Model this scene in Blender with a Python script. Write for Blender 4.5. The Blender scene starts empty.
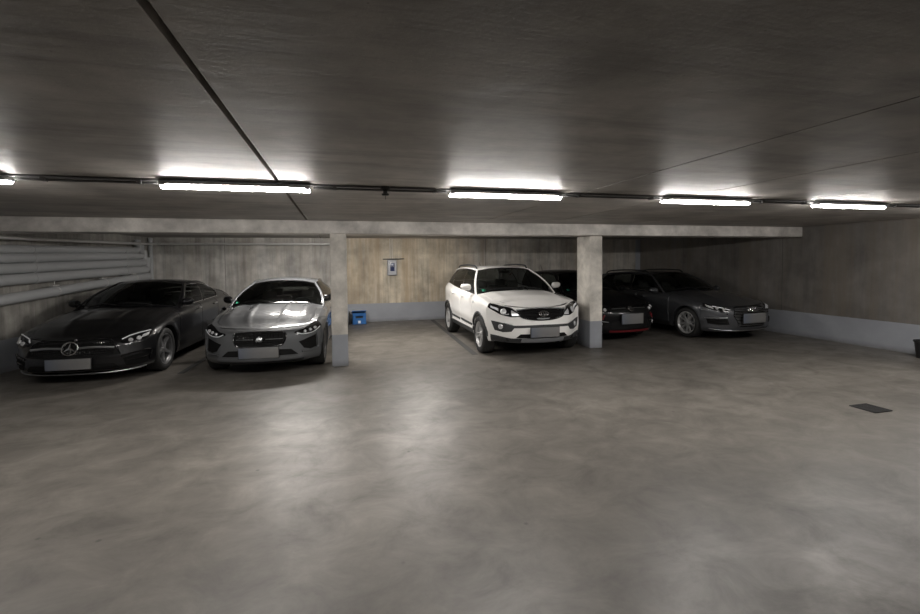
import bpy, math, random
import numpy as np
from mathutils import Vector, Matrix
random.seed(7)
PI = math.pi
C = bpy.context.scene.collection

# ------------------------------------------------------------------ materials
def new_mat(name):
    m = bpy.data.materials.new(name); m.use_nodes = True
    nt = m.node_tree; b = nt.nodes['Principled BSDF']
    return m, nt, b
def P(name, col, rough=.5, metal=0., coat=0., spec=.5, emit=None, es=0.):
    m, nt, b = new_mat(name)
    b.inputs['Base Color'].default_value = (*col, 1); b.inputs['Roughness'].default_value = rough
    b.inputs['Metallic'].default_value = metal; b.inputs['Coat Weight'].default_value = coat
    b.inputs['Coat Roughness'].default_value = .03
    b.inputs['Specular IOR Level'].default_value = spec
    if emit: b.inputs['Emission Color'].default_value = (*emit, 1); b.inputs['Emission Strength'].default_value = es
    return m
def N(nt, t, **k):
    n = nt.nodes.new(t)
    for a, v in k.items():
        if a in n.inputs: n.inputs[a].default_value = v
        else: setattr(n, a, v)
    return n
def ramp(nt, src, stops):
    r = nt.nodes.new('ShaderNodeValToRGB'); e = r.color_ramp.elements
    while len(e) < len(stops): e.new(.5)
    for i, (p, c) in enumerate(stops):
        e[i].position = p; e[i].color = (*c, 1) if len(c) == 3 else c
    nt.links.new(src, r.inputs[0]); return r.outputs[0]
def noise(nt, vec, scale, detail=5, rough=.55, sc=(1, 1, 1), dist=0.):
    mp = nt.nodes.new('ShaderNodeMapping'); mp.inputs['Scale'].default_value = sc
    nt.links.new(vec, mp.inputs[0])
    n = N(nt, 'ShaderNodeTexNoise', Scale=scale, Detail=detail, Roughness=rough, Distortion=dist)
    nt.links.new(mp.outputs[0], n.inputs[0]); return n.outputs['Fac']
def mix(nt, fac, a, b, mode='MIX'):
    n = nt.nodes.new('ShaderNodeMix'); n.data_type = 'RGBA'; n.blend_type = mode
    for s, v in ((0, fac), (6, a), (7, b)):
        if isinstance(v, (int, float)): n.inputs[s].default_value = v
        elif isinstance(v, tuple): n.inputs[s].default_value = (*v, 1)
        else: nt.links.new(v, n.inputs[s])
    return n.outputs[2]
def g(v): return (v, v, v)
def math_n(nt, op, a, b=None, c=None):
    n = nt.nodes.new('ShaderNodeMath'); n.operation = op; n.use_clamp = False
    for i, v in enumerate((a, b, c)):
        if v is None: continue
        if isinstance(v, (int, float)): n.inputs[i].default_value = v
        else: nt.links.new(v, n.inputs[i])
    return n.outputs[0]

def concrete(name, base, along='y', stain=None, spec=.35, rough=.6, band=False, bump=.25, region=None, streak=1.0, contrast=1.0):
    """board marked concrete in world coordinates; band=True adds the grey painted plinth below 0.53 m"""
    m, nt, b = new_mat(name); L = nt.links.new
    tc = nt.nodes.new('ShaderNodeNewGeometry').outputs['Position']
    big = noise(nt, tc, .55, 4, .6); k = contrast
    mid = noise(nt, tc, 2.2, 7, .70)
    fine = noise(nt, tc, 45, 3, .6)
    if along == 'z': st = noise(nt, tc, 1.7, 5, .6, (2.2, 2.2, .30))
    elif along == 'x': st = noise(nt, tc, 2.4, 6, .65, (.35, 2.6, 1))
    else: st = noise(nt, tc, 1.2, 6, .6, (1, 1, 1), .8)
    d = tuple(c * (1 - .30 * k) for c in base); l = tuple(min(1, c * (1 + .22 * k)) for c in base)
    col = mix(nt, ramp(nt, mid, [(.3, g(0)), (.7, g(1))]), d, l)
    if along == 'z': col = mix(nt, 1.0, col, ramp(nt, noise(nt, tc, 7.0, 4, .6, (1.5, 1.5, .08)), [(.36, g(1 - .2 * k ** 4)), (.5, g(1)), (.66, g(1 + .07 * k ** 4))]), 'MULTIPLY')
    c2 = ramp(nt, st, [(.3, g(1 - .30 * k * streak)), (.52, g(1)), (.75, g(1 + .0))])
    col = mix(nt, 1.0, col, c2, 'MULTIPLY')
    c3 = ramp(nt, big, [(.32, g(1 - .28 * k)), (.6, g(1))])
    col = mix(nt, 1.0, col, c3, 'MULTIPLY')
    if stain:
        sn = noise(nt, tc, 1.6, 5, .7, (1.9, 1.9, .13))
        f = ramp(nt, sn, [(.42, g(0)), (.66, g(.75))])
        if region:
            x = nt.nodes.new('ShaderNodeSeparateXYZ'); L(tc, x.inputs[0])
            mr = nt.nodes.new('ShaderNodeMapRange'); L(x.outputs[0], mr.inputs[0])
            mr.inputs[1].default_value = region[0]; mr.inputs[2].default_value = region[0] + .12
            mr2 = nt.nodes.new('ShaderNodeMapRange'); L(x.outputs[0], mr2.inputs[0])
            mr2.inputs[1].default_value = region[1]; mr2.inputs[2].default_value = region[1] + .8; mr2.inputs[3].default_value = 1; mr2.inputs[4].default_value = .2
            f2 = math_n(nt, 'MULTIPLY', mr.outputs[0], mr2.outputs[0])
            warm = mix(nt, math_n(nt, 'MULTIPLY', f2, .8), (1, 1, 1), (1.12, 1.0, .80))
            col = mix(nt, 1.0, col, warm, 'MULTIPLY')
            f = math_n(nt, 'MULTIPLY', f, math_n(nt, 'ADD', math_n(nt, 'MULTIPLY', f2, .75), .25))
        col = mix(nt, f, col, stain)
    # small pores
    vo = N(nt, 'ShaderNodeTexVoronoi', Scale=14.0); L(tc, vo.inputs['Vector'])
    po = ramp(nt, vo.outputs['Distance'], [(.035, g(.55)), (.07, g(1))])
    col = mix(nt, .7, col, mix(nt, 1.0, col, po, 'MULTIPLY'))
    rr = ramp(nt, mid, [(.3, g(rough - .08)), (.7, g(rough + .1))])
    if band:
        x = nt.nodes.new('ShaderNodeSeparateXYZ'); L(tc, x.inputs[0])
        wob = math_n(nt, 'MULTIPLY_ADD', noise(nt, tc, 6, 3), .012, .524)
        isb = math_n(nt, 'LESS_THAN', x.outputs[2], wob)
        pc = mix(nt, ramp(nt, noise(nt, tc, 1.6, 5, .6), [(.3, g(0)), (.7, g(1))]), (.29, .305, .335), (.345, .36, .395))
        dirt = noise(nt, tc, 3, 5, .7, (1, 1, 2))
        low = nt.nodes.new('ShaderNodeMapRange'); L(x.outputs[2], low.inputs[0]); low.inputs[1].default_value = .11; low.inputs[2].default_value = 0; 
        pc = mix(nt, math_n(nt, 'MULTIPLY', low.outputs[0], dirt), pc, (.10, .095, .085))
        col = mix(nt, isb, col, pc)
        rr = mix(nt, isb, rr, (.42, .42, .42))
    L(col, b.inputs['Base Color']); L(rr, b.inputs['Roughness'])
    b.inputs['Specular IOR Level'].default_value = spec
    bp = N(nt, 'ShaderNodeBump', Strength=bump, Distance=.012)
    L(math_n(nt, 'ADD', math_n(nt, 'MULTIPLY', fine, .3), math_n(nt, 'ADD', st, mid)), bp.inputs['Height'])
    L(bp.outputs[0], b.inputs['Normal'])
    return m

def floor_mat():
    m, nt, b = new_mat('floor concrete'); L = nt.links.new
    tc = nt.nodes.new('ShaderNodeNewGeometry').outputs['Position']
    big = noise(nt, tc, .45, 5, .62, dist=.6)
    mid = noise(nt, tc, 2.2, 6, .7, (1, 1.2, 1), .5)
    swp = noise(nt, tc, 1.3, 6, .7, (.5, 2.0, 1), 1.2)
    fine = noise(nt, tc, 60, 3)
    col = mix(nt, ramp(nt, mid, [(.28, g(0)), (.72, g(1))]), (.082, .074, .065), (.185, .170, .150))
    col = mix(nt, 1, col, ramp(nt, big, [(.3, g(.72)), (.62, g(1.08))]), 'MULTIPLY')
    col = mix(nt, 1, col, ramp(nt, swp, [(.3, g(.86)), (.6, g(1.04))]), 'MULTIPLY')
    # dark specks, oil drips
    vo = N(nt, 'ShaderNodeTexVoronoi', Scale=2.3); L(tc, vo.inputs['Vector'])
    col = mix(nt, 1, col, ramp(nt, vo.outputs['Distance'], [(.02, g(.5)), (.05, g(1))]), 'MULTIPLY')
    L(col, b.inputs['Base Color'])
    L(ramp(nt, mid, [(.3, g(.50)), (.7, g(.38))]), b.inputs['Roughness'])
    b.inputs['Specular IOR Level'].default_value = .5
    bp = N(nt, 'ShaderNodeBump', Strength=.10, Distance=.01)
    L(math_n(nt, 'ADD', mid, math_n(nt, 'MULTIPLY', fine, .15)), bp.inputs['Height']); L(bp.outputs[0], b.inputs['Normal'])
    return m

def paint(name, col, metal=.6, rough=.35, coat=1.):
    m, nt, b = new_mat(name)
    b.inputs['Base Color'].default_value = (*col, 1); b.inputs['Metallic'].default_value = metal
    b.inputs['Roughness'].default_value = rough; b.inputs['Coat Weight'].default_value = coat; b.inputs['Specular IOR Level'].default_value = .5 * coat; b.inputs['Coat Roughness'].default_value = .04
    if metal > .2:
        tc = nt.nodes.new('ShaderNodeTexCoord').outputs['Object']
        n = noise(nt, tc, 900, 1)
        c = mix(nt, ramp(nt, n, [(.4, g(0)), (.6, g(1))]), tuple(x * .88 for x in col), tuple(x * 1.12 for x in col))
        nt.links.new(c, b.inputs['Base Color'])
    return m

def glass_mat(name, tint=.35):
    m = bpy.data.materials.new(name); m.use_nodes = True; nt = m.node_tree; nt.nodes.clear()
    o = nt.nodes.new('ShaderNodeOutputMaterial'); t = nt.nodes.new('ShaderNodeBsdfTransparent'); t.inputs[0].default_value = (tint * .95, tint, tint * .98, 1)
    gl = nt.nodes.new('ShaderNodeBsdfGlossy'); gl.inputs['Roughness'].default_value = .02
    f = nt.nodes.new('ShaderNodeFresnel'); f.inputs[0].default_value = 1.16
    mx = nt.nodes.new('ShaderNodeMixShader')
    nt.links.new(f.outputs[0], mx.inputs[0]); nt.links.new(t.outputs[0], mx.inputs[1]); nt.links.new(gl.outputs[0], mx.inputs[2]); nt.links.new(mx.outputs[0], o.inputs[0])
    return m

M = dict(
    floor=floor_mat(),
    ceil=concrete('ceiling concrete', (.42, .392, .362), 'x', spec=.36, rough=.53, bump=.15, contrast=1.0),
    back=concrete('back wall concrete', (.56, .545, .515), 'z', stain=(.40, .30, .19), band=True, region=(-.1, 3.2)),
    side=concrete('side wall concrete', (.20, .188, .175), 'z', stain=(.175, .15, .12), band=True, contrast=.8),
    left=concrete('left wall concrete', (.40, .385, .355), 'z', band=True),
    beam=concrete('beam concrete', (.72, .685, .65), 'y', bump=.5, contrast=1.1),
    col=concrete('column concrete', (.76, .72, .66), 'y', band=True, bump=.5, contrast=1.1),
    seam=P('formwork seam', (.10, .095, .09), .8), gridm=P('cast iron grate', (.03, .03, .03), .8, spec=.2), dark=P('joint dark', (.02, .02, .02), .8), line=P('worn dark line paint', (.055, .055, .055), .6),
    galv=P('galvanised steel', (.66, .66, .65), .38, .45), pipe=P('grey pipe lagging', (.42, .43, .44), .55),
    traym=P('dark conduit', (.13, .13, .13), .5, .3), housing=P('light housing grey', (.42, .42, .43), .5),
    tube=P('diffuser', (.9, .9, .9), .4, emit=(1, .965, .92), es=104), tubeb=P('bay diffuser', (.9, .9, .9), .4, emit=(1, .955, .90), es=200),
    tyre=P('tyre rubber', (.012, .012, .012), .75), black=P('black plastic', (.012, .012, .013), .5), gloss=P('gloss black', (.006, .006, .007), .12),
    blackmesh=P('dark grille mesh', (.006, .006, .006), .7, spec=.15), under=P('underbody', (.008, .008, .008), .9),
    chrome=P('chrome', (.75, .76, .78), .12, 1.), satin=P('satin silver', (.42, .43, .44), .32, 1.), alloy=P('alloy silver', (.50, .50, .50), .35, .5), alloyd=P('alloy dark', (.20, .20, .205), .3, .6),
    glass=glass_mat('car glass', .42), glassd=glass_mat('tinted car glass', .16), lens=glass_mat('lamp lens', .85),
    seat=P('seat fabric dark', (.035, .034, .033), .8), seatl=P('seat fabric grey', (.10, .095, .09), .8), dash=P('dashboard plastic', (.018, .018, .018), .6),
    lamp=P('lamp reflector', (.75, .76, .78), .2, .5), drl=P('clear lamp strip', (.75, .77, .8), .25), red=P('red trim', (.15, .01, .014), .4), amber=P('amber reflector', (.6, .2, .03), .3),
    green=P('green badge sticker', (.05, .42, .25), .6), blue=P('blue plastic crate', (.015, .12, .36), .45), white=P('white label', (.75, .78, .82), .6),
    box=P('meter box plastic', (.36, .37, .40), .5), screen=P('meter window', (.02, .03, .09), .2), disc=P('brake disc', (.3, .3, .3), .4, 1.),
    p_black=paint('black metallic paint', (.007, .007, .008), .3, .35, .7), p_grey=paint('mid grey metallic paint', (.10, .104, .11), .35, .5),
    p_white=paint('white paint', (.88, .87, .85), 0, .45), p_vw=paint('deep black paint', (.004, .004, .005), 0, .3, .4), p_audi=paint('dark grey metallic paint', (.065, .068, .075), .5, .36),
    clad=P('grey cladding plastic', (.03, .032, .034), .6), cladl=P('light grey skid plate', (.38, .40, .43), .4, .6),
)
def plate_mat():
    m, nt, b = new_mat('licence plate'); tc = nt.nodes.new('ShaderNodeTexCoord').outputs['Object']
    x = nt.nodes.new('ShaderNodeSeparateXYZ'); nt.links.new(tc, x.inputs[0])
    r = ramp(nt, math_n(nt, 'ADD', math_n(nt, 'MULTIPLY', x.outputs[1], 1.8), .5), [(0, (.11, .125, .16)), (.15, (.125, .135, .155)), (.4, (.155, .155, .16)), (1, (.18, .177, .172))])
    nt.links.new(r, b.inputs['Base Color']); b.inputs['Roughness'].default_value = .5; return m
M['plate'] = plate_mat()

# ------------------------------------------------------------------ mesh builder
class MB:
    def __init__(s): s.v = []; s.f = []
    def add(s, vs, fs):
        o = len(s.v); s.v += [tuple(map(float, v)) for v in vs]; s.f += [tuple(i + o for i in f) for f in fs]; return s
    def grid(s, rows, close_u=False, close_v=False):
        nr = len(rows); nc = len(rows[0]); vs = [p for r in rows for p in r]; fs = []
        for i in range(nr if close_v else nr - 1):
            for j in range(nc if close_u else nc - 1):
                i2 = (i + 1) % nr; j2 = (j + 1) % nc
                fs.append((i * nc + j, i * nc + j2, i2 * nc + j2, i2 * nc + j))
        return s.add(vs, fs)
    def box(s, c, d, rot=None, bev=0.):
        x, y, z = (q / 2 for q in d); e = min(bev, x * .99, y * .99, z * .99)
        if e <= 0:
            vs = [(a, b_, c_) for a in (-x, x) for b_ in (-y, y) for c_ in (-z, z)]
            fs = [(0, 1, 3, 2), (4, 6, 7, 5), (0, 4, 5, 1), (2, 3, 7, 6), (0, 2, 6, 4), (1, 5, 7, 3)]
        else:
            # rounded box: profile ring in xy stacked in z
            def ring(inset, zz):
                pts = []
                for sx, sy, a0 in ((1, 1, 0), (-1, 1, 90), (-1, -1, 180), (1, -1, 270)):
                    for k in range(4):
                        a = math.radians(a0 + k * 30)
                        pts.append((sx * (x - e) + (e - inset) * math.cos(a), sy * (y - e) + (e - inset) * math.sin(a), zz))
                return pts
            rings = []
            for k in range(4):
                a = math.radians(90 * k / 3); rings.append(ring(e * (1 - math.sin(a)) * .98, -z + e * (1 - math.cos(a))))
            for k in range(3, -1, -1):
                a = math.radians(90 * k / 3); rings.append(ring(e * (1 - math.sin(a)) * .98, z - e * (1 - math.cos(a))))
            n = 16; vs = [p for r in rings for p in r]; fs = [tuple(range(n))[::-1], tuple(range(n * 7, n * 8))]
            for i in range(7):
                for j in range(n): fs.append((i * n + j, i * n + (j + 1) % n, (i + 1) * n + (j + 1) % n, (i + 1) * n + j))
        R = rot if rot else Matrix.Identity(3)
        return s.add([tuple(R @ Vector(v) + Vector(c)) for v in vs], fs)
    def tube(s, pts, r, n=8, closed=False, flat=None):
        pts = [Vector(p) for p in pts]; m = len(pts); rings = []; up = Vector((0, 0, 1))
        for i, p in enumerate(pts):
            a = pts[(i - 1) % m] if (closed or i > 0) else p; b = pts[(i + 1) % m] if (closed or i < m - 1) else p
            t = (b - a).normalized(); u = up if abs(t.dot(up)) < .95 else Vector((1, 0, 0))
            s1 = t.cross(u).normalized(); s2 = s1.cross(t).normalized()
            rr = r[i] if isinstance(r, (list, tuple)) else r
            ru, rv = (rr, rr) if flat is None else (rr * flat[0], rr * flat[1])
            rings.append([tuple(p + s1 * ru * math.cos(2 * PI * k / n) + s2 * rv * math.sin(2 * PI * k / n)) for k in range(n)])
        s.grid(rings, True, closed)
        if not closed:
            o = len(s.v) - m * n; s.f.append(tuple(range(o, o + n))[::-1]); s.f.append(tuple(range(o + (m - 1) * n, o + m * n)))
        return s
    def lathe(s, prof, c=(0, 0, 0), axis='y', n=32, sx=1, closed=False):
        rows = []
        for k in range(n):
            a = 2 * PI * k / n; row = []
            for r, h in prof:
                if axis == 'y': row.append((c[0] + r * math.cos(a), c[1] + h, c[2] + r * math.sin(a)))
                elif axis == 'x': row.append((c[0] + h, c[1] + r * math.cos(a) * sx, c[2] + r * math.sin(a)))
                else: row.append((c[0] + r * math.cos(a), c[1] + r * math.sin(a), c[2] + h))
            rows.append(row)
        return s.grid(rows, closed, True)
    def build(s, name, mat, parent=None, smooth=True, angle=40, loc=None, kind=None):
        me = bpy.data.meshes.new(name); me.from_pydata(s.v, [], s.f); me.validate(); 
        import bmesh
        bm = bmesh.new(); bm.from_mesh(me); bmesh.ops.remove_doubles(bm, verts=bm.verts, dist=1e-5)
        bmesh.ops.recalc_face_normals(bm, faces=bm.faces)
        for f in bm.faces: f.smooth = smooth
        if smooth:
            for e in bm.edges:
                if len(e.link_faces) == 2 and e.calc_face_angle(0) > math.radians(angle): e.smooth = False
        bm.to_mesh(me); bm.free(); me.materials.append(M[mat] if isinstance(mat, str) else mat)
        o = bpy.data.objects.new(name, me); C.objects.link(o)
        if parent: o.parent = parent
        if loc: o.location = loc
        if kind: o['kind'] = kind
        return o
def empty(name, label, cat, loc=(0, 0, 0), rz=0, group=None):
    o = bpy.data.objects.new(name, None); C.objects.link(o); o.location = loc; o.rotation_euler = (0, 0, rz); o.empty_display_size = .2
    o['label'] = label; o['category'] = cat
    if group: o['group'] = group
    return o
def tag(o, label, cat, group=None):
    o['label'] = label; o['category'] = cat
    if group: o['group'] = group
    return o
def copy_tree(o, parent=None):
    c = o.copy(); C.objects.link(c); c.parent = parent
    for ch in list(o.children): copy_tree(ch, c)
    return c

# ------------------------------------------------------------------ the room
HC = 2.40; YB = 7.70; YK = 13.23; XR = 9.83; ZBM = 2.19; Y0 = -7.0
XL0, XL1 = -4.66, -6.9          # left wall, slightly splayed: X at the back wall, X near the camera
def wall_x(y): return XL0 + (YK - y) * (-.125)
def slab(name, x0, x1, y0, y1, z0, z1, mat): return MB().box(((x0 + x1) / 2, (y0 + y1) / 2, (z0 + z1) / 2), (x1 - x0, y1 - y0, z1 - z0)).build(name, mat, smooth=False, kind='structure')
slab('floor', -8.0, XR + .3, Y0 - .3, YK + .3, -.2, 0, 'floor')
slab('wall_back', -8.0, XR + .3, YK, YK + .3, 0, HC, 'back')
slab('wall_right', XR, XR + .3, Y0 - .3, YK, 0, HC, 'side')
slab('wall_front', -8.0, XR, Y0 - .3, Y0, 0, HC, 'back')
b = MB(); xa, xb_ = wall_x(YK), wall_x(Y0)
b.add([(xa, YK, 0), (xb_, Y0, 0), (xb_ - .3, Y0, 0), (xa - .3, YK, 0), (xa, YK, HC), (xb_, Y0, HC), (xb_ - .3, Y0, HC), (xa - .3, YK, HC)],
      [(0, 1, 2, 3), (7, 6, 5, 4), (0, 4, 5, 1), (1, 5, 6, 2), (2, 6, 7, 3), (3, 7, 4, 0)]).build('wall_left', 'left', smooth=False, kind='structure')
# ceiling slab of precast panels with real joints between them
J = [-8.0, -.477, 2.391, 3.639, 5.288, 7.3, XR + .3]; gap = [0, .030, .014, .016, .012, .012, 0]
b = MB()
for i in range(len(J) - 1):
    x0 = J[i] + gap[i] / 2; x1 = J[i + 1] - gap[i + 1] / 2
    b.box(((x0 + x1) / 2, (Y0 + YK) / 2, HC + .1), (x1 - x0, YK - Y0 + .6, .2))
b.box(((J[0] + J[-1]) / 2, (Y0 + YK) / 2, HC + .16), (J[-1] - J[0], YK - Y0 + .6, .15))
b.build('ceiling', 'ceil', smooth=False, kind='structure')
# downstand beam, worn arrises
bb = MB().box(((wall_x(YB) + XR) / 2, YB + .26, (ZBM + HC) / 2), (XR - wall_x(YB) + .1, .52, HC - ZBM), bev=.012).build('concrete_beam', 'beam', kind='structure')
# columns
def column(x, w, y, d, label):
    b = MB().box((0, d / 2, ZBM / 2), (w, d, ZBM), bev=.014)
    o = b.build('concrete_column', 'col', loc=(x + w / 2, y, 0)); tag(o, label, 'column'); return o
column(-.131, .262, YB + .005, .45, 'square concrete column with grey painted foot, beside the grey sedan')
column(4.70, .272, YB + .14, .50, 'square concrete column with grey painted foot, between white car and black hatchback')
# expansion sleeves on the wall: pale painted strip at the back wall's right end
slab('trim_1', XR - .19, XR - .01, YK - .012, YK, 0.53, HC - .01, P('pale wall strip', (.36, .38, .42), .6))
# formwork joints on walls
def wall_joint(n, x, y, z0, z1, dx, dy): slab('trim_%d' % n, x - dx / 2, x + dx / 2, y - dy / 2, y + dy / 2, z0, z1, 'seam')
wall_joint(2, XR, 11.25, .53, HC, .004, .012); wall_joint(3, XR, 8.15, .53, HC, .004, .012); wall_joint(4, 4.35, YK, .53, HC, .010, .004); wall_joint(5, -2.9, YK, .53, HC, .010, .004)
# painted bay lines on the floor
def bay_line(x0, y0, x1, y1, w, label):
    v = Vector((x1 - x0, y1 - y0)); n = Vector((-v.y, v.x)).normalized() * w / 2
    b = MB().add([(x0 + n.x, y0 + n.y, .0), (x1 + n.x, y1 + n.y, .0), (x1 - n.x, y1 - n.y, .0), (x0 - n.x, y0 - n.y, .0)] + [(x0 + n.x, y0 + n.y, .003), (x1 + n.x, y1 + n.y, .003), (x1 - n.x, y1 - n.y, .003), (x0 - n.x, y0 - n.y, .003)],
        [(0, 1, 2, 3), (7, 6, 5, 4), (0, 4, 5, 1), (1, 5, 6, 2), (2, 6, 7, 3), (3, 7, 4, 0)])
    tag(b.build('bay_line', 'line', smooth=False), label, 'line marking')
bay_line(2.64, 13.1, 2.40, 7.95, .11, 'dark parking bay line on the floor left of the white car')
bay_line(-2.42, 7.95, -2.2, 13.1, .10, 'dark parking bay line on the floor between the black and grey sedans')
bay_line(7.30, 7.95, 7.5, 13.1, .035, 'thin dark bay line on the floor between hatchback and estate car')

# ------------------------------------------------------------------ ceiling lights
YL = 4.16; ZL = 2.335; LL = 1.13
def make_light(label):
    r = empty('tube_light', label, 'ceiling light', group='fluorescent tube lights on the ceiling')
    MB().box((0, 0, ZL + .033), (LL + .01, .15, .022), bev=.008).build('housing', 'housing', r)
    d = MB(); rows = []
    for x in np.linspace(-LL / 2, LL / 2, 3):
        rows.append([(x, .042 * math.cos(a), ZL + .030 - .040 * math.sin(a)) for a in np.linspace(0, PI, 9)])
    d.grid(rows); 
    for x in (-LL / 2, LL / 2): 
        o = len(d.v); pts = [(x, .042 * math.cos(a), ZL + .030 - .040 * math.sin(a)) for a in np.linspace(0, PI, 9)]
        d.add(pts, [tuple(range(9))])
    d.grid([[(-LL / 2, -.042, ZL + .030), (LL / 2, -.042, ZL + .030)], [(-LL / 2, .042, ZL + .030), (LL / 2, .042, ZL + .030)]])
    d.build('diffuser', 'tube', r)
    for x in (-LL / 2 + .02, LL / 2 - .02):
        MB().box((x, 0, ZL + .028), (.045, .11, .032), bev=.006).build('end_cap', 'box', r)
        MB().box((x * .8, .045, HC - .011), (.03, .03, .022)).build('bracket', 'traym', r)
    return r
L0 = None
cs = [(-2.92, 'tube light cut by the left edge of the photo'), (-.794, 'long tube light above the grey sedan, second from left'), (1.588, 'tube light above the white car, third from left'),
      (3.93, 'tube light fourth from left, in front of the right column'), (6.045, 'shortest looking tube light at far right, in front of the right wall'), (8.35, 'tube light just beyond the right edge of the photo')]
for i, (x, lab) in enumerate(cs):
    r = L0 if i else None
    if i == 0: L0 = r = make_light(lab)
    else: r = copy_tree(L0); r['label'] = lab
    r.location = (x, YL, 0)
for x, y, lab in ((-.794, 10.3, 'tube light behind the beam above the grey sedan'), (1.588, 10.3, 'tube light behind the beam over the empty middle bay')):
    r = copy_tree(L0); r['label'] = lab; r.location = (x, 9.35, 0)
    for ch in r.children:
        if ch.name.startswith('diffuser'): ch.data = ch.data.copy(); ch.data.materials[0] = M['tubeb']
# cable conduit the lights hang from
ct = empty('cable_conduit', 'dark cable conduit running along the ceiling through the lights', 'conduit', (0, YL, 0))
MB().box((1.55, 0, HC - .0100), (15.9, .045, .018), bev=.004).build('tray', 'traym', ct)
for k in range(len(cs) - 1):
    x0 = cs[k][0] + LL / 2 + .03; x1 = cs[k + 1][0] - LL / 2 - .03
    MB().tube([(x0, 0, HC - .033), (x1, 0, HC - .033)], .010).build('pipe', 'galv' if 0 else 'traym', ct)
    for xx in (x0 + .18, x1 - .12): MB().box((xx, 0, HC - .030), (.03, .05, .03)).build('clamp', 'traym', ct)
s_ = empty('ceiling_sensor', 'small dark sensor hanging under the conduit between second and third lights', 'sensor', (.42, YL, 0))
MB().lathe([(0, HC - .0), (.045, HC), (.045, HC - .02), (.02, HC - .035), (.02, HC - .06), (.035, HC - .065), (.03, HC - .08), (0, HC - .082)], axis='z', n=16).build('sensor_head', 'black', s_)
MB().tube([(0, 0, HC - .08), (.002, 0, HC - .115)], .003, 6).build('pull_wire', 'black', s_)

# ------------------------------------------------------------------ pipes on the left wall
def sm(pts, n=6):
    """catmull-rom through 3-D points"""
    P_ = [np.array(p, float) for p in pts]; P_ = [2 * P_[0] - P_[1]] + P_ + [2 * P_[-1] - P_[-2]]; out = []
    for i in range(1, len(P_) - 2):
        a, b_, c_, d = P_[i - 1:i + 3]
        for k in range(n):
            t = k / n; out.append(tuple(.5 * ((2 * b_) + (c_ - a) * t + (2 * a - 5 * b_ + 4 * c_ - d) * t * t + (3 * b_ - a - 3 * c_ + d) * t ** 3)))
    out.append(tuple(P_[-2])); return out
zs = [(1.485, 1.585, .090, 'lowest of the stacked fat grey pipes along the left wall'), (1.665, 1.755, .086, 'second from the bottom of the stacked grey pipes on the left wall'),
      (1.83, 1.915, .078, 'third from the bottom of the stacked grey pipes on the left wall'), (1.975, 2.05, .070, 'topmost fat grey pipe of the stack on the left wall')]
for k, (za, zb2, r, lab) in enumerate(zs):
    e = empty('drain_pipe', lab, 'pipe', (wall_x(8) + .2, 8, 0), group='fat grey pipes stacked on the left wall')
    ox, oy = wall_x(8) + .2, 8
    ye = 12.75 - .12 * k
    def wp(y, z, dx): return (wall_x(y) + dx - ox, y - oy, z)
    dx = .13
    za0 = za - (zb2 - za) / (12.7 - 8.8) * 5.0
    pts = [wp(3.5, za0, dx), wp(8.0, za - (zb2 - za) * .2, dx), wp(ye - .25, zb2, dx), wp(ye, zb2 + .004, dx), wp(ye + .08, zb2 + .04, dx - .01), wp(ye + .11, zb2 + .12, dx - .02), wp(ye + .12, min(2.3, zb2 + .30), dx - .02)]
    pts = [pts[0], pts[1]] + sm(pts[2:], 5)
    MB().tube(pts, r, 20).build('pipe', 'pipe', e)
    for y in (6.1, 9.3, 11.9):
        f = (y - 8.8) / 3.9; z = za + (zb2 - za) * f
        MB().tube([wp(y, z, dx), wp(y + .07, z, dx)], r + .006, 20).build('pipe_sleeve', 'pipe', e)
e = empty('drain_pipe', 'single grey pipe hung lower on the left wall behind the black sedan', 'pipe', (wall_x(8) + .2, 8, 0)); ox, oy = wall_x(8) + .2, 8
MB().tube([(wall_x(y) + .16 - ox, y - oy, 1.20 + (y - 9.0) * .06) for y in (3.5, 8, 12.8)], .088, 20).build('pipe', 'pipe', e)
for y in (9.75, 11.1, 12.2):
    z = 1.20 + (y - 9.0) * .06
    b = MB().tube([(wall_x(y) + .16 - ox + .093 * math.cos(a), y - oy, z + .093 * math.sin(a)) for a in np.linspace(0, 2 * PI, 17)[:-1]], .008, 6, closed=True)
    b.box((wall_x(y) + .16 - ox, y - oy, z + .105), (.05, .20, .02)); b.tube([(wall_x(y) + .16 - ox, y - oy, z + .1), (wall_x(y) + .16 - ox, y - oy, z + .24)], .006, 6)
    b.tube([(wall_x(y) - ox, y - oy, z + .02), (wall_x(y) + .09 - ox, y - oy, z + .02)], .01, 6)
    b.build('pipe_clamp', 'galv', e)
o = MB().tube([(0, 0, 0), (0, 0, 2.37)], .05, 16).build('vertical_pipe', 'pipe', loc=(wall_x(13.1) + .09, 13.13, .0)); tag(o, 'grey vertical pipe in the left back corner behind the pipe stack', 'pipe')
b = MB().tube([(wall_x(y) + .32 - ox, y - oy, z) for y, z in ((3.5, 2.145), (8.0, 2.145), (9.0, 2.15), (12.9, 2.21))], .028, 12); o = b.build('conduit', 'galv', loc=(ox, oy, 0)); tag(o, 'bright steel conduit above the pipe stack on the left wall', 'conduit')
o = MB().tube([(0, 0, 0), (4.55, 0, .0)], .030, 12).build('conduit', 'galv', loc=(-4.66, YK - .20, 2.225)); tag(o, 'bright steel conduit running across the left bay under the beam', 'conduit')
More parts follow.
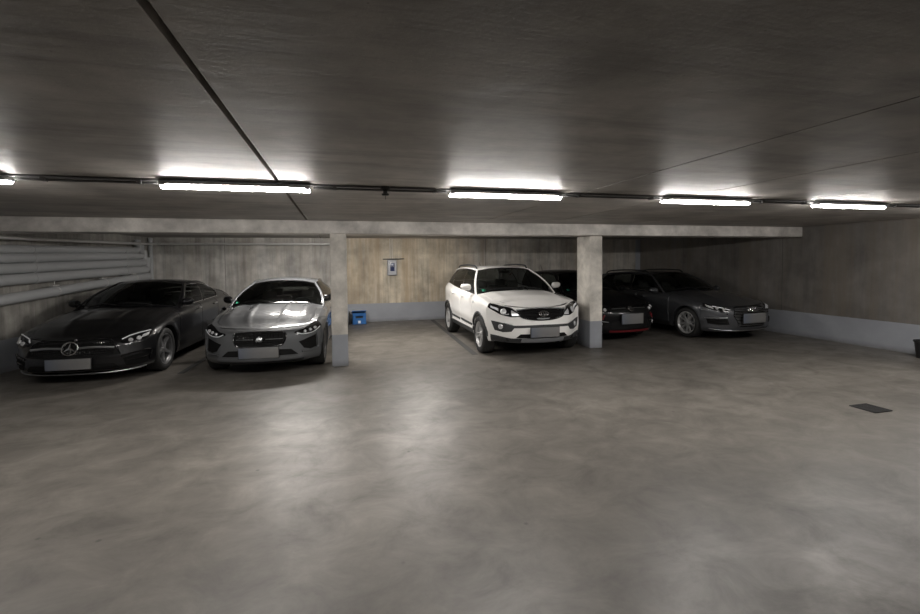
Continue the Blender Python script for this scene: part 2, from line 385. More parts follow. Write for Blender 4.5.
# ------------------------------------------------------------------ meter box on the back wall
mx, mz = 1.49, 1.555
e = empty('meter_box', 'grey wall box with dark window on the beige back wall', 'meter box', (mx, YK, mz))
MB().box((0, -.045, 0), (.27, .09, .45), bev=.02).build('casing', 'box', e)
MB().box((0, -.094, 0), (.225, .012, .40), bev=.005).build('cover', P('meter cover', (.46, .47, .50), .45), e)
MB().box((.005, -.103, .015), (.125, .010, .235), bev=.004).build('window', 'screen', e)
MB().box((.02, -.1095, .10), (.04, .004, .03)).build('glare_patch', P('painted window glare', (.4, .45, .6), .3), e)  # pale patch, a glare painted onto the meter window
o = MB().tube([(-.20, -.05, 0), (.41, -.05, .005)], .014, 8).build('rod', 'traym', loc=(mx - .06, YK, 1.80)); tag(o, 'dark horizontal rod fixed just above the grey wall box', 'rod')
for dx, lab in ((-.045, 'left of the two thin cables rising from the wall box'), (.015, 'right of the two thin cables rising from the wall box')):
    o = MB().tube([(0, -.008, 0), (0, -.008, HC - 1.80)], .007, 6).build('cable', 'galv', loc=(mx + dx, YK, 1.80)); tag(o, lab, 'cable')
# ------------------------------------------------------------------ blue crates
def crate(x, y, rz, label):
    e = empty('crate', label, 'crate', (x, y, 0), rz, None)
    b = MB(); w, d, h, t = .36, .30, .30, .012
    b.box((0, 0, .01), (w, d, .02)); b.box((-w / 2 + t / 2, 0, h / 2), (t, d, h)); b.box((w / 2 - t / 2, 0, h / 2), (t, d, h)); b.box((0, d / 2 - t / 2, h / 2), (w, t, h))
    # front with a grip slot
    b.box((0, -d / 2 + t / 2, .085), (w, t, .17)); b.box((0, -d / 2 + t / 2, .272), (w, t, .056)); b.box((-.14, -d / 2 + t / 2, .207), (.08, t, .075)); b.box((.14, -d / 2 + t / 2, .207), (.08, t, .075))
    for z in (.02, .30): b.box((0, -d / 2 - .004, z), (w + .02, .012, .02))
    b.build('bin', 'blue', e, smooth=False)
    MB().box((0, .02, .335), (w + .03, d + .02, .02), Matrix.Rotation(math.radians(-14), 3, 'X'), bev=.006).build('lid', 'blue', e)
    MB().box((0, -d / 2 - .003, .065), (.07, .006, .08)).build('sticker', 'white', e)
    MB().box((0, 0, .11), (w - .04, d - .04, .18)).build('contents', 'black', e)
crate(.525, 12.95, .03, 'blue plastic crate with white sticker on the floor by the back wall')
crate(-.02, 12.6, 0, 'blue plastic crate mostly hidden behind the left column')
o = MB().box((0, 0, .17), (.035, .28, .34), bev=.008).build('black_upright', 'black', loc=(.27, 12.95, 0)); tag(o, 'thin black upright shape on the floor left of the blue crate', 'board')  # plain thin black upright box, not identified as any particular object
# floor drain grate
gv = [(5.50, 3.94), (5.92, 3.96), (5.93, 3.58), (5.52, 3.56)]
e = empty('floor_drain', 'dark metal drain grate set in the floor at the right', 'drain', (0, 0, 0)); e.location = (5.83, 3.74, 0)
b = MB()
for x in np.linspace(-.12, .12, 9): b.box((x, 0, .004), (.012, .25, .008))
for y in np.linspace(-.12, .12, 7): b.box((0, y, .004), (.25, .010, .0078))
b.build('grid', 'gridm', e, smooth=False)
b = MB().box((0, .127, .005), (.265, .012, .010)).box((0, -.127, .005), (.265, .012, .010)).box((.127, 0, .005), (.012, .25, .010)).box((-.127, 0, .005), (.012, .25, .010)).build('frame', 'gridm', e, smooth=False)
MB().box((0, 0, .001), (.245, .245, .002)).build('sump', 'under', e)
# black bin by the right edge
e = empty('bin', 'small black bin against the right wall at the photo edge', 'bin', (9.62, 5.36, 0))
MB().lathe([(0, .0), (.12, 0), (.15, .27), (.165, .275), (.165, .30), (.14, .30), (.115, .02), (0, .02)], axis='z', n=24).build('bucket', 'black', e)
# ------------------------------------------------------------------ cars
def curve(pts, x):
    """smooth monotone interpolation through (x, y) pairs"""
    xs = np.array([p[0] for p in pts], float); ys = np.array([p[1] for p in pts], float)
    if xs[0] > xs[-1]: xs = xs[::-1]; ys = ys[::-1]
    h = np.diff(xs); d = np.diff(ys) / h; m = np.zeros(len(xs)); m[0] = d[0]; m[-1] = d[-1]
    for i in range(1, len(xs) - 1):
        m[i] = 0 if d[i - 1] * d[i] <= 0 else 2 * d[i - 1] * d[i] / (d[i - 1] + d[i])
    x = np.clip(x, xs[0], xs[-1]); i = np.clip(np.searchsorted(xs, x) - 1, 0, len(h) - 1)
    t = (x - xs[i]) / h[i]
    return (2 * t ** 3 - 3 * t ** 2 + 1) * ys[i] + (t ** 3 - 2 * t ** 2 + t) * h[i] * m[i] + (-2 * t ** 3 + 3 * t ** 2) * ys[i + 1] + (t ** 3 - t ** 2) * h[i] * m[i + 1]
def sst(x): x = min(1, max(0, x)); return x * x * (3 - 2 * x)

class Car:
    def __init__(c, d, root):
        c.__dict__.update(d); c.root = root
        # dense plan outline from front centre round the left side to the rear centre
        pts = sm([(x, y, 0) for x, y in c.plan], 24); pts = np.array(pts)[:, :2]
        seg = np.hypot(*np.diff(pts, axis=0).T); c.al = np.concatenate([[0], np.cumsum(seg)]); c.pl = pts; c.A = c.al[-1]
    def plan_at(c, a):
        s = 1 if a >= 0 else -1; a = min(abs(a), c.A - 1e-4)
        x = np.interp(a, c.al, c.pl[:, 0]); y = np.interp(a, c.al, c.pl[:, 1]); e = .03
        x1, y1 = np.interp(a + e, c.al, c.pl[:, 0]), np.interp(a + e, c.al, c.pl[:, 1]); x0, y0 = np.interp(max(a - e, 0), c.al, c.pl[:, 0]), np.interp(max(a - e, 0), c.al, c.pl[:, 1])
        if a < e: x0, y0 = np.interp(e - a, c.al, c.pl[:, 0]), -np.interp(e - a, c.al, c.pl[:, 1])
        n = np.array([y1 - y0, -(x1 - x0)]); n = n / (np.hypot(*n) + 1e-9)
        return float(x), float(y), float(n[0]), float(n[1]), s
    def a_of_x(c, x):      # arclength on the left side where plan x = x
        i = np.argmax(c.pl[:, 1] > c.W * .9); return float(np.interp(-x, -c.pl[:, 0], c.al))
    def S(c, a, z, off=0.):
        x, y, nx, ny, s = c.plan_at(a)
        hn = (z - c.z0) / (float(curve(c.zt, x)) - c.z0); fr = nx > 0
        w = nx * nx
        o = (1 - w) * float(curve(c.side, hn)) + w * float(curve(c.front if fr else c.rear, hn))
        # side sculpture: crease line low on the doors
        o += (1 - w) * c.crease * math.exp(-((hn - .30) / .09) ** 2)
        # flared arches
        for xc in (0, -c.wb):
            rr = math.hypot(x - xc, z - c.rw); o -= (1 - w) * c.flare * math.exp(-((rr - c.ra - .02) / .07) ** 2)
        o -= off
        return Vector((x - nx * o, s * (y - ny * o), z))
    def nrm(c, a, z):
        e = .01; p = c.S(a, z); return ((c.S(a + e, z) - p).cross(c.S(a, z + e) - p)).normalized() * (1 if True else -1)
    def So(c, a, z, off):
        n = c.nrm(a, z); p = c.S(a, z)
        q = c.plan_at(a); on = Vector((q[2], q[4] * q[3], 0))
        if n.dot(on) < 0: n = -n
        return p + n * off
    def zb(c, x):
        z = c.sill
        for xc in (0, -c.wb):
            d = c.ra ** 2 - (x - xc) ** 2
            if d > 0: z = max(z, c.rw + math.sqrt(d))
        return z
    # --- generic patch between two curves in (a, z)
    def patch(c, name, mat, top, bot, off=.004, nu=16, nv=5, depth=.02, mirror=False, parent=None, rim=True):
        b = MB()
        for sg in ((1, -1) if mirror == 'one' else (1,)):
            c._patch(b, [(sg * a, z) for a, z in top], [(sg * a, z) for a, z in bot], off, nu, nv, depth, rim)
        return b.build(name, mat, parent or c.root)
    def _patch(c, b, top, bot, off, nu, nv, depth, rim):
        def rs(pts):
            pts = np.array(pts, float); t = np.concatenate([[0], np.cumsum(np.hypot(*np.diff(pts, axis=0).T))]); t /= t[-1]
            u = np.linspace(0, 1, nu + 1); return np.stack([np.interp(u, t, pts[:, 0]), np.interp(u, t, pts[:, 1])], 1)
        T, B = rs(top), rs(bot); rows = []
        if rim: rows.append([c.So(*B[i], off - depth) for i in range(nu + 1)])
        for j in range(nv + 1):
            f = j / nv; rows.append([c.So(*(B[i] * (1 - f) + T[i] * f), off) for i in range(nu + 1)])
        if rim:
            rows.append([c.So(*T[i], off - depth) for i in range(nu + 1)])
            rows = [[c.So(*((B[0] * (1 - f) + T[0] * f)), off - depth) for f in [0] + [j / nv for j in range(nv + 1)] + [1]][k:k + 1] + r +
                    [c.So(*((B[-1] * (1 - f) + T[-1] * f)), off - depth) for f in [0] + [j / nv for j in range(nv + 1)] + [1]][k:k + 1] for k, r in enumerate(rows)]
        b.grid(rows)
    def both(c, name, mat, top, bot, parent=None, **k):
        l = c.patch(name, mat, top, bot, parent=parent[0] if parent else None, **k)
        r = c.patch(name, mat, [(-a, z) for a, z in top], [(-a, z) for a, z in bot], parent=parent[1] if parent else None, **k); return l, r
    def path(c, pts, off, n=5):
        P_ = sm([(a, z, 0) for a, z in pts], n) if len(pts) > 2 else [(pts[0][0] + (pts[1][0] - pts[0][0]) * t, pts[0][1] + (pts[1][1] - pts[0][1]) * t, 0) for t in np.linspace(0, 1, 14)]
        return [c.So(a, z, off) for a, z, _ in P_]
    def strip(c, name, mat, pts, r, off=.006, parent=None, closed=False, flat=None):
        return MB().tube(c.path(pts, off), r, 8, closed, flat).build(name, mat, parent or c.root)
    def strips(c, name, mat, pts, r, off=.006, parent=None, flat=None):
        l = c.strip(name, mat, pts, r, off, parent[0] if parent else None, flat=flat); q = c.strip(name, mat, [(-a, z) for a, z in pts], r, off, parent[1] if parent else None, flat=flat); return l, q
    # --- ring top edge
    def edge(c, a):
        x = c.plan_at(a)[0]; return c.S(a, float(curve(c.zt, x)))
    def body(c):
        D = c; seam = .010
        # arclength samples
        def xs_arch(xc): return [xc + D.ra * math.cos(t) for t in np.linspace(0, PI, 21)]
        aF = c.a_of_x(D.ra); aR = c.a_of_x(-D.wb + D.ra); aR2 = c.a_of_x(-D.wb - D.ra)
        stn = {}
        cuts = [0, aF] + [c.a_of_x(x) for x in D.doors] + [aR2, D.A - 1e-3]
        names = ['front_bumper', 'fender'] + ['door'] * (len(D.doors) - 1) + ['rear_quarter', 'rear_bumper']
        aArch = [c.a_of_x(x) for x in xs_arch(0) + xs_arch(-D.wb)]
        c.dooro = {}
        for k in range(len(cuts) - 1):
            a0, a1 = cuts[k], cuts[k + 1]
            n = max(3, int((a1 - a0) / .055)); A = sorted(set(np.round(list(np.linspace(a0, a1, n + 1)) + [a for a in aArch if a0 < a < a1], 5)))
            A = [A[0]] + [a for i, a in enumerate(A[1:-1]) if a - A[0] > .004 and A[-1] - a > .004] + [A[-1]]
            if k > 0: A = [A[0], A[0] + seam] + [a for a in A[1:] if a > A[0] + seam * 1.5]
            if k < len(cuts) - 2: A = [a for a in A[:-1] if a < A[-1] - seam * 1.5] + [A[-1] - seam, A[-1]]
            for sg in (1, -1):
                if k == 0 and sg == -1: continue
                AA = A if k not in (0,) else sorted([-a for a in A if a > 0]) + A
                if k == len(cuts) - 2:
                    if sg == -1: continue
                    AA = A + sorted([-a for a in A if a < c.A - .002], key=lambda q: q)  # wraps over the rear centre
                    AA = A + [-a for a in A[::-1]]
                if sg == -1 and k not in (0, len(cuts) - 2): AA = [-a for a in A]
                rows = []
                vv = [0, .04, .1, .17, .24, .31, .38, .45, .52, .59, .66, .73, .79, .84, .88, .92, .95, .975, 1.0]
                isdoor = names[k] == 'door'
                for j in range(-1, len(vv)):
                    row = []
                    for a in AA:
                        x = c.plan_at(a)[0]; zb_ = c.zb(x) if not isdoor else D.sill + .10; zt = float(curve(D.zt, x))
                        zb_ = min(zb_, zt - .02)
                        if j == -1:
                            p = c.S(a, zb_); q = c.plan_at(a); p = p + Vector((-q[2], -q[4] * q[3], 0)) * (.10 if not isdoor else .03)
                        else:
                            p = c.S(a, zb_ + (zt - zb_) * vv[j])
                            e = abs(abs(a) - a0) < 1e-4 or abs(abs(a) - a1) < 1e-4
                            if e and not (k == 0 and abs(a) < .01): 
                                q = c.plan_at(a); p = p + Vector((-q[2], -q[4] * q[3], 0)) * .012
                        row.append(p)
                    rows.append(row)
                o = MB().grid(rows).build(names[k], D.paint, c.root)
                if isdoor: c.dooro[(k - 2, sg)] = o
        # sills below the doors
        a0, a1 = cuts[2], cuts[-3]
        for sg in (1, -1):
            rows = []
            for z, q in ((D.sill, .10), (D.sill, .0), (D.sill + .05, -.004), (D.sill + .10, 0.0), (D.sill + .115, .03)):
                rows.append([c.S(sg * a, z, -q) for a in np.linspace(cuts[2], c.a_of_x(-D.wb + D.ra), 24)])
            MB().grid(rows).build('sill', D.sillmat, c.root)
        # underbody with wheel housings
        b = MB(); zf = D.sill + .02; yi = D.W - .30
        b.box(((D.plan[0][0] + D.plan[-1][0]) / 2, 0, zf + .03), (D.plan[0][0] - D.plan[-1][0] - .35, 2 * yi, .06))
        b.box((-D.wb / 2, 0, zf + .03), (D.wb - 2 * D.ra, 2 * (D.W - .08), .06))
        for xc in (0, -D.wb):
            for sg in (1, -1):
                rows = []
                for t in np.linspace(-.25, PI + .25, 20):
                    p = (xc + (D.ra + .005) * math.cos(t), D.rw + (D.ra + .005) * math.sin(t))
                    rows.append([(p[0], sg * (D.W - .035 + (-.07 if abs(xc + 0) > 9 else 0)), max(p[1], zf)), (p[0], sg * yi, max(p[1], zf))])
                b.grid(rows)
                b.add([(p[1][0], p[1][1], p[1][2]) for p in rows], [tuple(range(len(rows)))])
        b.build('underbody', 'under', c.root)
    # --- upper surfaces of the lower body
    def topz(c, x, t, r, rear=False):
        cr = (c.tcrown if rear else c.crown); 
        z = float(np.interp(-x, -c.ringx, c.ringz)); k = cr * (1 - abs(t) ** 2.2) * sst(r * 2.2)
        if not rear:
            for cc, amp, wd in c.ridges: k += amp * math.exp(-((abs(t) - cc) / wd) ** 2) * sst(r * 2.5) * (1 - .5 * sst((r - .7) / .3))
        return z + k
    def ring_table(c):
        A = np.linspace(0, c.A - .001, 500); p = [c.edge(a) for a in A]; return A, np.array([q.x for q in p]), np.array([q.y for q in p])
    def tops(c):
        A, X, Y = c.ring_table(); c.ringx = X; c.ringz = np.array([c.edge(a).z for a in A])
        def Yr(x): return float(np.interp(-x, -X, Y))
        c.Yr = Yr
        yA = c.yA * c.W; k = int(np.argmax(Y > yA)); xA = X[k]
        def xs(cc): return float(np.interp(abs(cc) * yA, Y[:k + 1], X[:k + 1]))
        xe = c.xa0 - .03
        def Pt(cc, r):
            x0 = xs(cc); xend = xe + c.wb_base * (1 - cc * cc) * .9; x = x0 + (xend - x0) * r
            Yt = min(Yr(x), yA) if x > xA else Yr(x)
            return Vector((x, cc * Yt, c.topz(x, cc, r)))
        c.Hood = Pt
        def sheet(name, c0, c1, r0, r1, nc, nr, sgn=1, mat=None):
            cs_ = list(np.linspace(c0, c1, nc + 1)); rs_ = list(np.linspace(r0, r1, nr + 1)); g_ = .006
            rows = []
            for r in [rs_[0]] + [rs_[0] + g_] + rs_[1:]:
                row = []
                for cc in [cs_[0]] + [cs_[0] + g_] + cs_[1:-1] + [cs_[-1] - g_] + [cs_[-1]]:
                    p = Pt(cc * sgn, r)
                    if name == 'hood' and (cc in (cs_[0], cs_[-1]) or r == rs_[0]): p = p - Vector((0, 0, .005))
                    row.append(p)
                rows.append(row)
            return MB().grid(rows).build(name, mat or c.paint, c.root)
        ch = .90; r0 = c.hoodr
        c.hood = sheet('hood', -ch, ch, r0, 1, 40, 30)
        sheet('cowl_panel', ch, 1.0, 0, 1, 3, 30); sheet('cowl_panel', ch, 1.0, 0, 1, 3, 30, -1)
        sheet('nose_panel', -ch, ch, 0, r0, 40, 3)
        # rear deck
        Ar = A[::-1]; Xr_, Yr_ = X[::-1], Y[::-1]; kk = int(np.argmax(Yr_ > yA)); xB = Xr_[kk]
        def xsr(cc): return float(np.interp(abs(cc) * yA, Yr_[:kk + 1], Xr_[:kk + 1]))
        def Pr(cc, r):
            x0 = xsr(cc); xend = c.xc0 + .03 - .10 * (1 - cc * cc); x = x0 + (xend - x0) * r
            Yt = min(Yr(x), yA) if x < xB else Yr(x)
            return Vector((x, cc * Yt, c.topz(x, cc, r, True)))
        c.Deck = Pr
        MB().grid([[Pr(cc, r) for cc in np.linspace(-1, 1, 25)] for r in np.linspace(0, 1, 10)]).build('tailgate' if c.hatch else 'trunk_lid', c.paint, c.root)
    # --- greenhouse
    def rail(c, p):       # left rail point
        pts = c.rails; x = pts[0][0] + (pts[-1][0] - pts[0][0]) * p
        return Vector((x, float(curve([(q[0], q[1]) for q in pts], x)), float(curve([(q[0], q[2]) for q in pts], x))))
    def belt(c, p):
        x = c.xa0 + (c.xc0 - c.xa0) * p; return Vector((x, c.Yr(x) - .004, float(curve(c.zt, x))))
    def sidep(c, p, q, off=0., sg=1):
        B, R_ = c.belt(p), c.rail(p); v = B.lerp(R_, q); s = math.sin(PI * q)
        v = v + Vector((0, .035 * s, .0)) + Vector((.035 * s * (1 - p) ** 6, 0, .02 * s * (1 - p) ** 6)) + Vector((0, off, 0))
        return Vector((v.x, sg * v.y, v.z))
    def roofp(c, t, p):
        R_ = c.rail(p); x = R_.x + (1 - t * t) * (c.bt * (1 - sst(p * 2)) - c.br * sst(p * 2 - 1)); 
        return Vector((x, t * R_.y, R_.z + c.rcrown * (1 - abs(t) ** 2.4)))
    def screen(c, t, q, off=0.):
        xe = c.xa0 + c.wb_base * (1 - t * t); Bx = c.belt(0)
        # base follows the hood surface
        B = Vector((xe, t * Bx.y, c.topz(c.xa0, t, 1)))
        if abs(t) > .999: B = Vector((Bx.x, Bx.y * (1 if t > 0 else -1), Bx.z))
        T = c.roofp(t, 0); s = math.sin(PI * q); v = B.lerp(T, q) + Vector((.035 * s, t * .035 * s, .02 * s))
        n = Vector((.55, 0, .83)); return v + n * off
    def rscreen(c, t, q, off=0.):
        Bx = c.belt(1); B = Vector((Bx.x - .10 * (1 - t * t), t * Bx.y, c.topz(c.xc0, t, 1, True))); T = c.roofp(t, 1); s = math.sin(PI * q)
        return B.lerp(T, q) + Vector((-.02 * s, t * .035 * s, .02 * s)) + Vector((-off, 0, off))
    def greenhouse(c):
        L = np.linspace
        def sh(f, us, vs_, name, mat, parent=None): return MB().grid([[f(u, v) for u in us] for v in vs_]).build(name, mat, parent or c.root)
        ws = sh(c.screen, L(-.945, .945, 25), L(.035, .955, 13), 'windshield', 'glass')
        # black frit border of the windscreen
        b = MB()
        for t0, t1, q0, q1 in ((-1, -.945, 0, 1), (.945, 1, 0, 1), (-1, 1, 0, .035), (-1, 1, .955, 1)):
            b.grid([[c.screen(t, q, .001) for t in L(t0, t1, 25 if t1 - t0 > 1 else 3)] for q in L(q0, q1, 13 if q1 - q0 > .5 else 3)])
        b.build('screen_surround', 'gloss', c.root)
        sh(c.rscreen, L(-.9, .9, 17), L(.06, .92, 9), 'rear_window', 'glass')
        b = MB()
        for t0, t1, q0, q1 in ((-1, -.9, 0, 1), (.9, 1, 0, 1), (-.9, .9, 0, .06), (-.9, .9, .92, 1)):
            b.grid([[c.rscreen(t, q, .001) for t in L(t0, t1, 13 if t1 - t0 > 1 else 3)] for q in L(q0, q1, 9 if q1 - q0 > .5 else 3)])
        b.build('tailgate_frame', c.paint, c.root)
        roof = sh(c.roofp, L(-1, 1, 25), L(0, 1, 25), 'roof', c.paint)
        for sg in (1, -1):
            W = c.windows     # list of (p0, p1, q0, q1) window cells, from the front
            prev = 0
            for i, (p0b, p0t, p1b, p1t) in enumerate(W):
                q0, q1 = .05, .90
                def f(u, v, p0b=p0b, p0t=p0t, p1b=p1b, p1t=p1t, off=0.):
                    pb = p0b + (p1b - p0b) * u; pt = p0t + (p1t - p0t) * u; q = q0 + (q1 - q0) * v; return c.sidep(pb + (pt - pb) * v, q, off, sg)
                par = c.dooro.get((i, sg), c.root)
                MB().grid([[f(u, v) for u in L(0, 1, 13)] for v in L(0, 1, 9)]).build('side_window', 'glassd' if i > 1 else 'glass', par)
                if c.trim:
                    ring = [f(u, 0, off=.008) for u in L(0, 1, 9)] + [f(1, v, off=.008) for v in L(.1, 1, 8)][:-1] * (i == len(W) - 1)
                    if i == len(W) - 1: MB().tube([f(u, 0, off=.008) for u in L(0, 1, 9)], c.trimr, 6).build('window_trim', c.trimmat, par)
                    else: MB().tube([f(u, 0, off=.008) for u in L(0, 1, 9)], c.trimr, 6).build('window_trim', c.trimmat, par)
                    if c.trim > 1: MB().tube([f(u, 1, off=.008) for u in L(0, 1, 9)], c.trimr, 6).build('window_trim', c.trimmat, par)
                    if c.trim > 1 and i == len(W) - 1: MB().tube([f(1, v, off=.008) for v in L(0, 1, 8)], c.trimr, 6).build('window_trim', c.trimmat, par)
                # pillar behind / before this window
                nxt = W[i + 1] if i + 1 < len(W) else (1, 1, 1, 1)
                for (a, b_, c_, d_), nm, mt in (((p1b, p1t, nxt[0], nxt[1]), 'pillar', c.pillarmat if i + 1 < len(W) else c.paint),) + ((((0, 0, p0b, p0t), 'pillar', c.pillarmat),) if i == 0 else ()):
                    MB().grid([[c.sidep((a + (c_ - a) * u) + ((b_ + (d_ - b_) * u) - (a + (c_ - a) * u)) * v, v, .001, sg) for u in L(0, 1, 5)] for v in L(0, 1, 11)]).build(nm, mt, c.root)
            # strips above and below the windows
            for q0, q1, mt in ((0, .05, c.pillarmat), (.90, 1, c.framemat)):
                MB().grid([[c.sidep(p, q, .0, sg) for p in L(0, 1, 40)] for q in (q0, (q0 + q1) / 2, q1)]).build('window_frame', mt, c.root)
            # roof rail gutter, A pillar
            MB().tube([Vector((0, sg * .0, 0)) + c.sidep(0, q, .0, sg) for q in L(-.02, 1, 14)] + [c.sidep(p, 1, 0, sg) for p in L(.02, 1, 26)], .024, 8, flat=(1, .8)).build('roof_rail' if False else 'a_pillar', c.apmat, c.root)
            if c.rrail:
                pts = [c.rail(p) for p in L(.06, .93, 20)]; h = [.01] + [.05] * 18 + [.01]
                MB().tube([Vector((q.x, sg * (q.y - .03), q.z + c.rcrown * .35 + hh)) for q, hh in zip(pts, h)], .017, 8).build('roof_rail', c.rrail, c.root)
        return
    def interior(c):
        x0 = c.xa0; z = c.belt(0).z; h = c.H
        # dashboard
        b = MB(); rows = []
        for y in np.linspace(-c.W * .78, c.W * .78, 15):
            k = 1 - (y / c.W) ** 2; hump = .03 * math.exp(-((y - .36) / .2) ** 2)
            rows.append([(x0 + c.wb_base * k * .8, y, z - .06), (x0 - .12, y, z - .02 + hump * .4), (x0 - .34, y, z - .015 + hump), (x0 - .42, y, z - .06), (x0 - .40, y, z - .30), (x0 + .0, y, z - .35)])
        b.grid(rows).build('dashboard', 'dash', c.root)
        w = MB().tube([(x0 - .62 + .05 * math.sin(a), .36 + .18 * math.cos(a), z - .07 + .17 * math.sin(a)) for a in np.linspace(0, 2 * PI, 25)[:-1]], .015, 8, closed=True)
        for a in (0, PI, -PI / 2): w.tube([(x0 - .60, .36, z - .07), (x0 - .62 + .05 * math.sin(a), .36 + .18 * math.cos(a), z - .07 + .17 * math.sin(a))], .014, 6)
        w.box((x0 - .60, .36, z - .07), (.05, .12, .10), bev=.02).tube([(x0 - .58, .36, z - .08), (x0 - .35, .36, z - .15)], .03, 8)
        w.build('steering_wheel', 'black', c.root)
        for y, xs_, lean, nm in ((.37, x0 - 1.10, -12, 'seat'), (-.37, x0 - 1.10, -12, 'seat'), (.40, x0 - 2.05, -15, 'rear_seat'), (-.40, x0 - 2.05, -15, 'rear_seat')):
            R = Matrix.Rotation(math.radians(lean), 3, 'Y'); top = min(z + .20, h - .34) if 'rear' in nm else z + .20
            bw = .50 if nm == 'seat' else .62
            s = MB().box((xs_, y, z - .28 + .02), (.14, bw, .66), R, bev=.06); s.box((xs_ + .28, y, z - .56), (.52, bw, .16), bev=.05)
            s = s.build(nm, c.seatmat, c.root)
            MB().box((xs_ - .085, y, z + .13), (.09, .26, .17), R, bev=.04).tube([(xs_ - .07, y - .06, z - .0), (xs_ - .08, y - .06, z + .1)], .007, 6).tube([(xs_ - .07, y + .06, z - .0), (xs_ - .08, y + .06, z + .1)], .007, 6).build('headrest', c.seatmat, s)
        MB().box((x0 - 1.35, 0, .36), (2.4, 2 * (c.W - .18), .06)).build('cabin_floor', 'under', c.root)
        m = c.screen(0, .93); MB().box((m.x - .05, 0, m.z - .06), (.03, .22, .06), bev=.012).tube([(m.x - .04, 0, m.z - .04), (m.x - .0, 0, m.z)], .01, 6).build('rear_view_mirror', 'black', c.root)
        # wipers
        for t0, t1 in ((.55, -.05), (-.10, -.72)):
            MB().tube([c.screen(t0, .01, .02)] + [c.screen(t0 + (t1 - t0) * k, .02 + .045 * math.sin(k * 2.4), .018) for k in (.2, .5, .8, 1)], .008, 6).build('wiper', 'black', c.root)
    def mirrors(c, fold=0.):
        for sg in (1, -1):
            B = c.belt(.04 if fold == 0 else .05); x, y, z = c.xmir, B.y, c.zmir
            m = MB(); rows = []
            for i, u in enumerate(np.linspace(0, 1, 11)):      # from the body outwards
                yy = c.mout + c.mw * u - .0; s = math.sqrt(max(0, 1 - (2 * u - 1) ** 4)) * .98 + .02
                hh = (.062 + .012 * (1 - u)) * s; dd = .065 * s; ring = []
                for k in range(14):
                    a = 2 * PI * k / 14; ring.append((x - .03 * u * 1.5 + dd * math.cos(a) * (1.25 if math.cos(a) > 0 else .55), sg * yy, z + hh * math.sin(a) * (1 if math.sin(a) > 0 else .92) + .012 * u))
                rows.append(ring)
            mo = m.grid(rows, True).build('wing_mirror', c.mirmat, c.root)
            MB().tube([(x - .01, sg * (y - .02), z - .07), (x, sg * (c.mout + .0), z - .05), (x, sg * (c.mout + .06), z - .035)], [.03, .024, .02], 8, flat=(1, .7)).build('mirror_arm', 'black', mo)
            MB().grid([[(x - .048 - .03 * 1.5 * u * .6, sg * (c.mout + .02 + (c.mw - .04) * u), z - .042 + .09 * v) for u in np.linspace(0, 1, 3)] for v in (0, 1)]).build('mirror_glass', 'glassd', mo)
    def handles(c):
        for (i, sg), o in c.dooro.items():
            a = c.a_of_x(c.doors[i + 1] + .20); z = c.zhandle + i * .015
            b = MB().tube([c.So(sg * (a - .11), z, -.005), c.So(sg * (a - .09), z, .03), c.So(sg * a, z + .003, .036), c.So(sg * (a + .09), z + .004, .03), c.So(sg * (a + .11), z + .004, -.005)], .014, 8, flat=(.8, 1.1))
            b.build('door_handle', c.handlemat, o)
    def wheels(c):
        src = None
        for xc in (0, -c.wb):
            for sg in (1, -1):
                if src is None: src = o = c.wheel()
                else: o = copy_tree(src, c.root)
                o.location = (xc, sg * (c.W - c.wheelin), c.rw); o.rotation_euler = (0, c.wrot * (1 if xc == 0 else 1.7), 0 if sg > 0 else PI)
    def wheel(c):
        R = c.rw; r = c.rim; 
        # rim is the parent mesh, outer face towards +y
        b = MB(); b.lathe([(r - .004, -.20), (r + .004, -.19), (r - .012, -.17), (r - .03, -.10), (r - .03, -.03), (r - .014, -.012), (r + .006, -.006), (r + .008, .002), (r - .004, .004), (r - .018, -.008)], n=40)
        b.lathe([(0, -.012), (.03, -.012), (.034, -.02), (.062, -.022), (.072, -.045), (.07, -.09), (0, -.09)], n=24)
        n = c.spokes
        for k in range(n):
            a = 2 * PI * k / n
            sub = ((-1, 1) if c.split else (0,))
            for s2 in sub:
                a0 = a + s2 * c.sp0; a1 = a + s2 * c.sp1; rows = []
                for u in np.linspace(0, 1, 6):
                    rad = .055 + (r - .02 - .055) * u; aa = a0 + (a1 - a0) * u; wd = (c.spw * (1 - u) + c.spw2 * u); y = -.024 - .012 * math.sin(PI * u) + .012 * u
                    ce = Vector((rad * math.cos(aa), 0, rad * math.sin(aa))); tn = Vector((-math.sin(aa), 0, math.cos(aa)))
                    rows.append([ce - tn * wd + Vector((0, y - .03, 0)), ce - tn * wd * .8 + Vector((0, y, 0)), ce + tn * wd * .8 + Vector((0, y, 0)), ce + tn * wd + Vector((0, y - .03, 0))])
                b.grid(rows, True)
        for k in range(5):
            a = 2 * PI * k / 5 + .3; b.lathe([(0, -.016), (.008, -.016), (.009, -.03)], c=(.045 * math.cos(a), 0, .045 * math.sin(a)), n=8)
        o = b.build('wheel', c.rimmat, c.root)
        t = MB(); t.lathe([(r - .006, -.21), (r + .01, -.222), (r + (R - r) * .5, -.232), (R - .022, -.222), (R - .004, -.20), (R, -.17), (R, -.04), (R - .004, -.012), (R - .022, .010), (r + (R - r) * .5, .018), (r + .012, .010), (r + .0, -.002), (r - .006, -.02)], n=48)
        for yy in (-.155, -.105, -.055): t.lathe([(R + .0005, yy - .006), (R - .006, yy - .003), (R - .006, yy + .003), (R + .0005, yy + .006)], n=48)
        t.build('tire', 'tyre', o)
        MB().lathe([(.05, -.115), (.15, -.115), (.15, -.135), (.05, -.135)], n=32).build('brake_disc', 'disc', o)
        MB().box((.12 * .7, -.12, .12 * .7), (.09, .06, .14), Matrix.Rotation(math.radians(45), 3, 'Y'), bev=.02).build('brake_caliper', 'black', o)
        MB().lathe([(r - .03, -.185), (.0, -.19)], n=32).build('wheel_back', 'under', o)
        return o
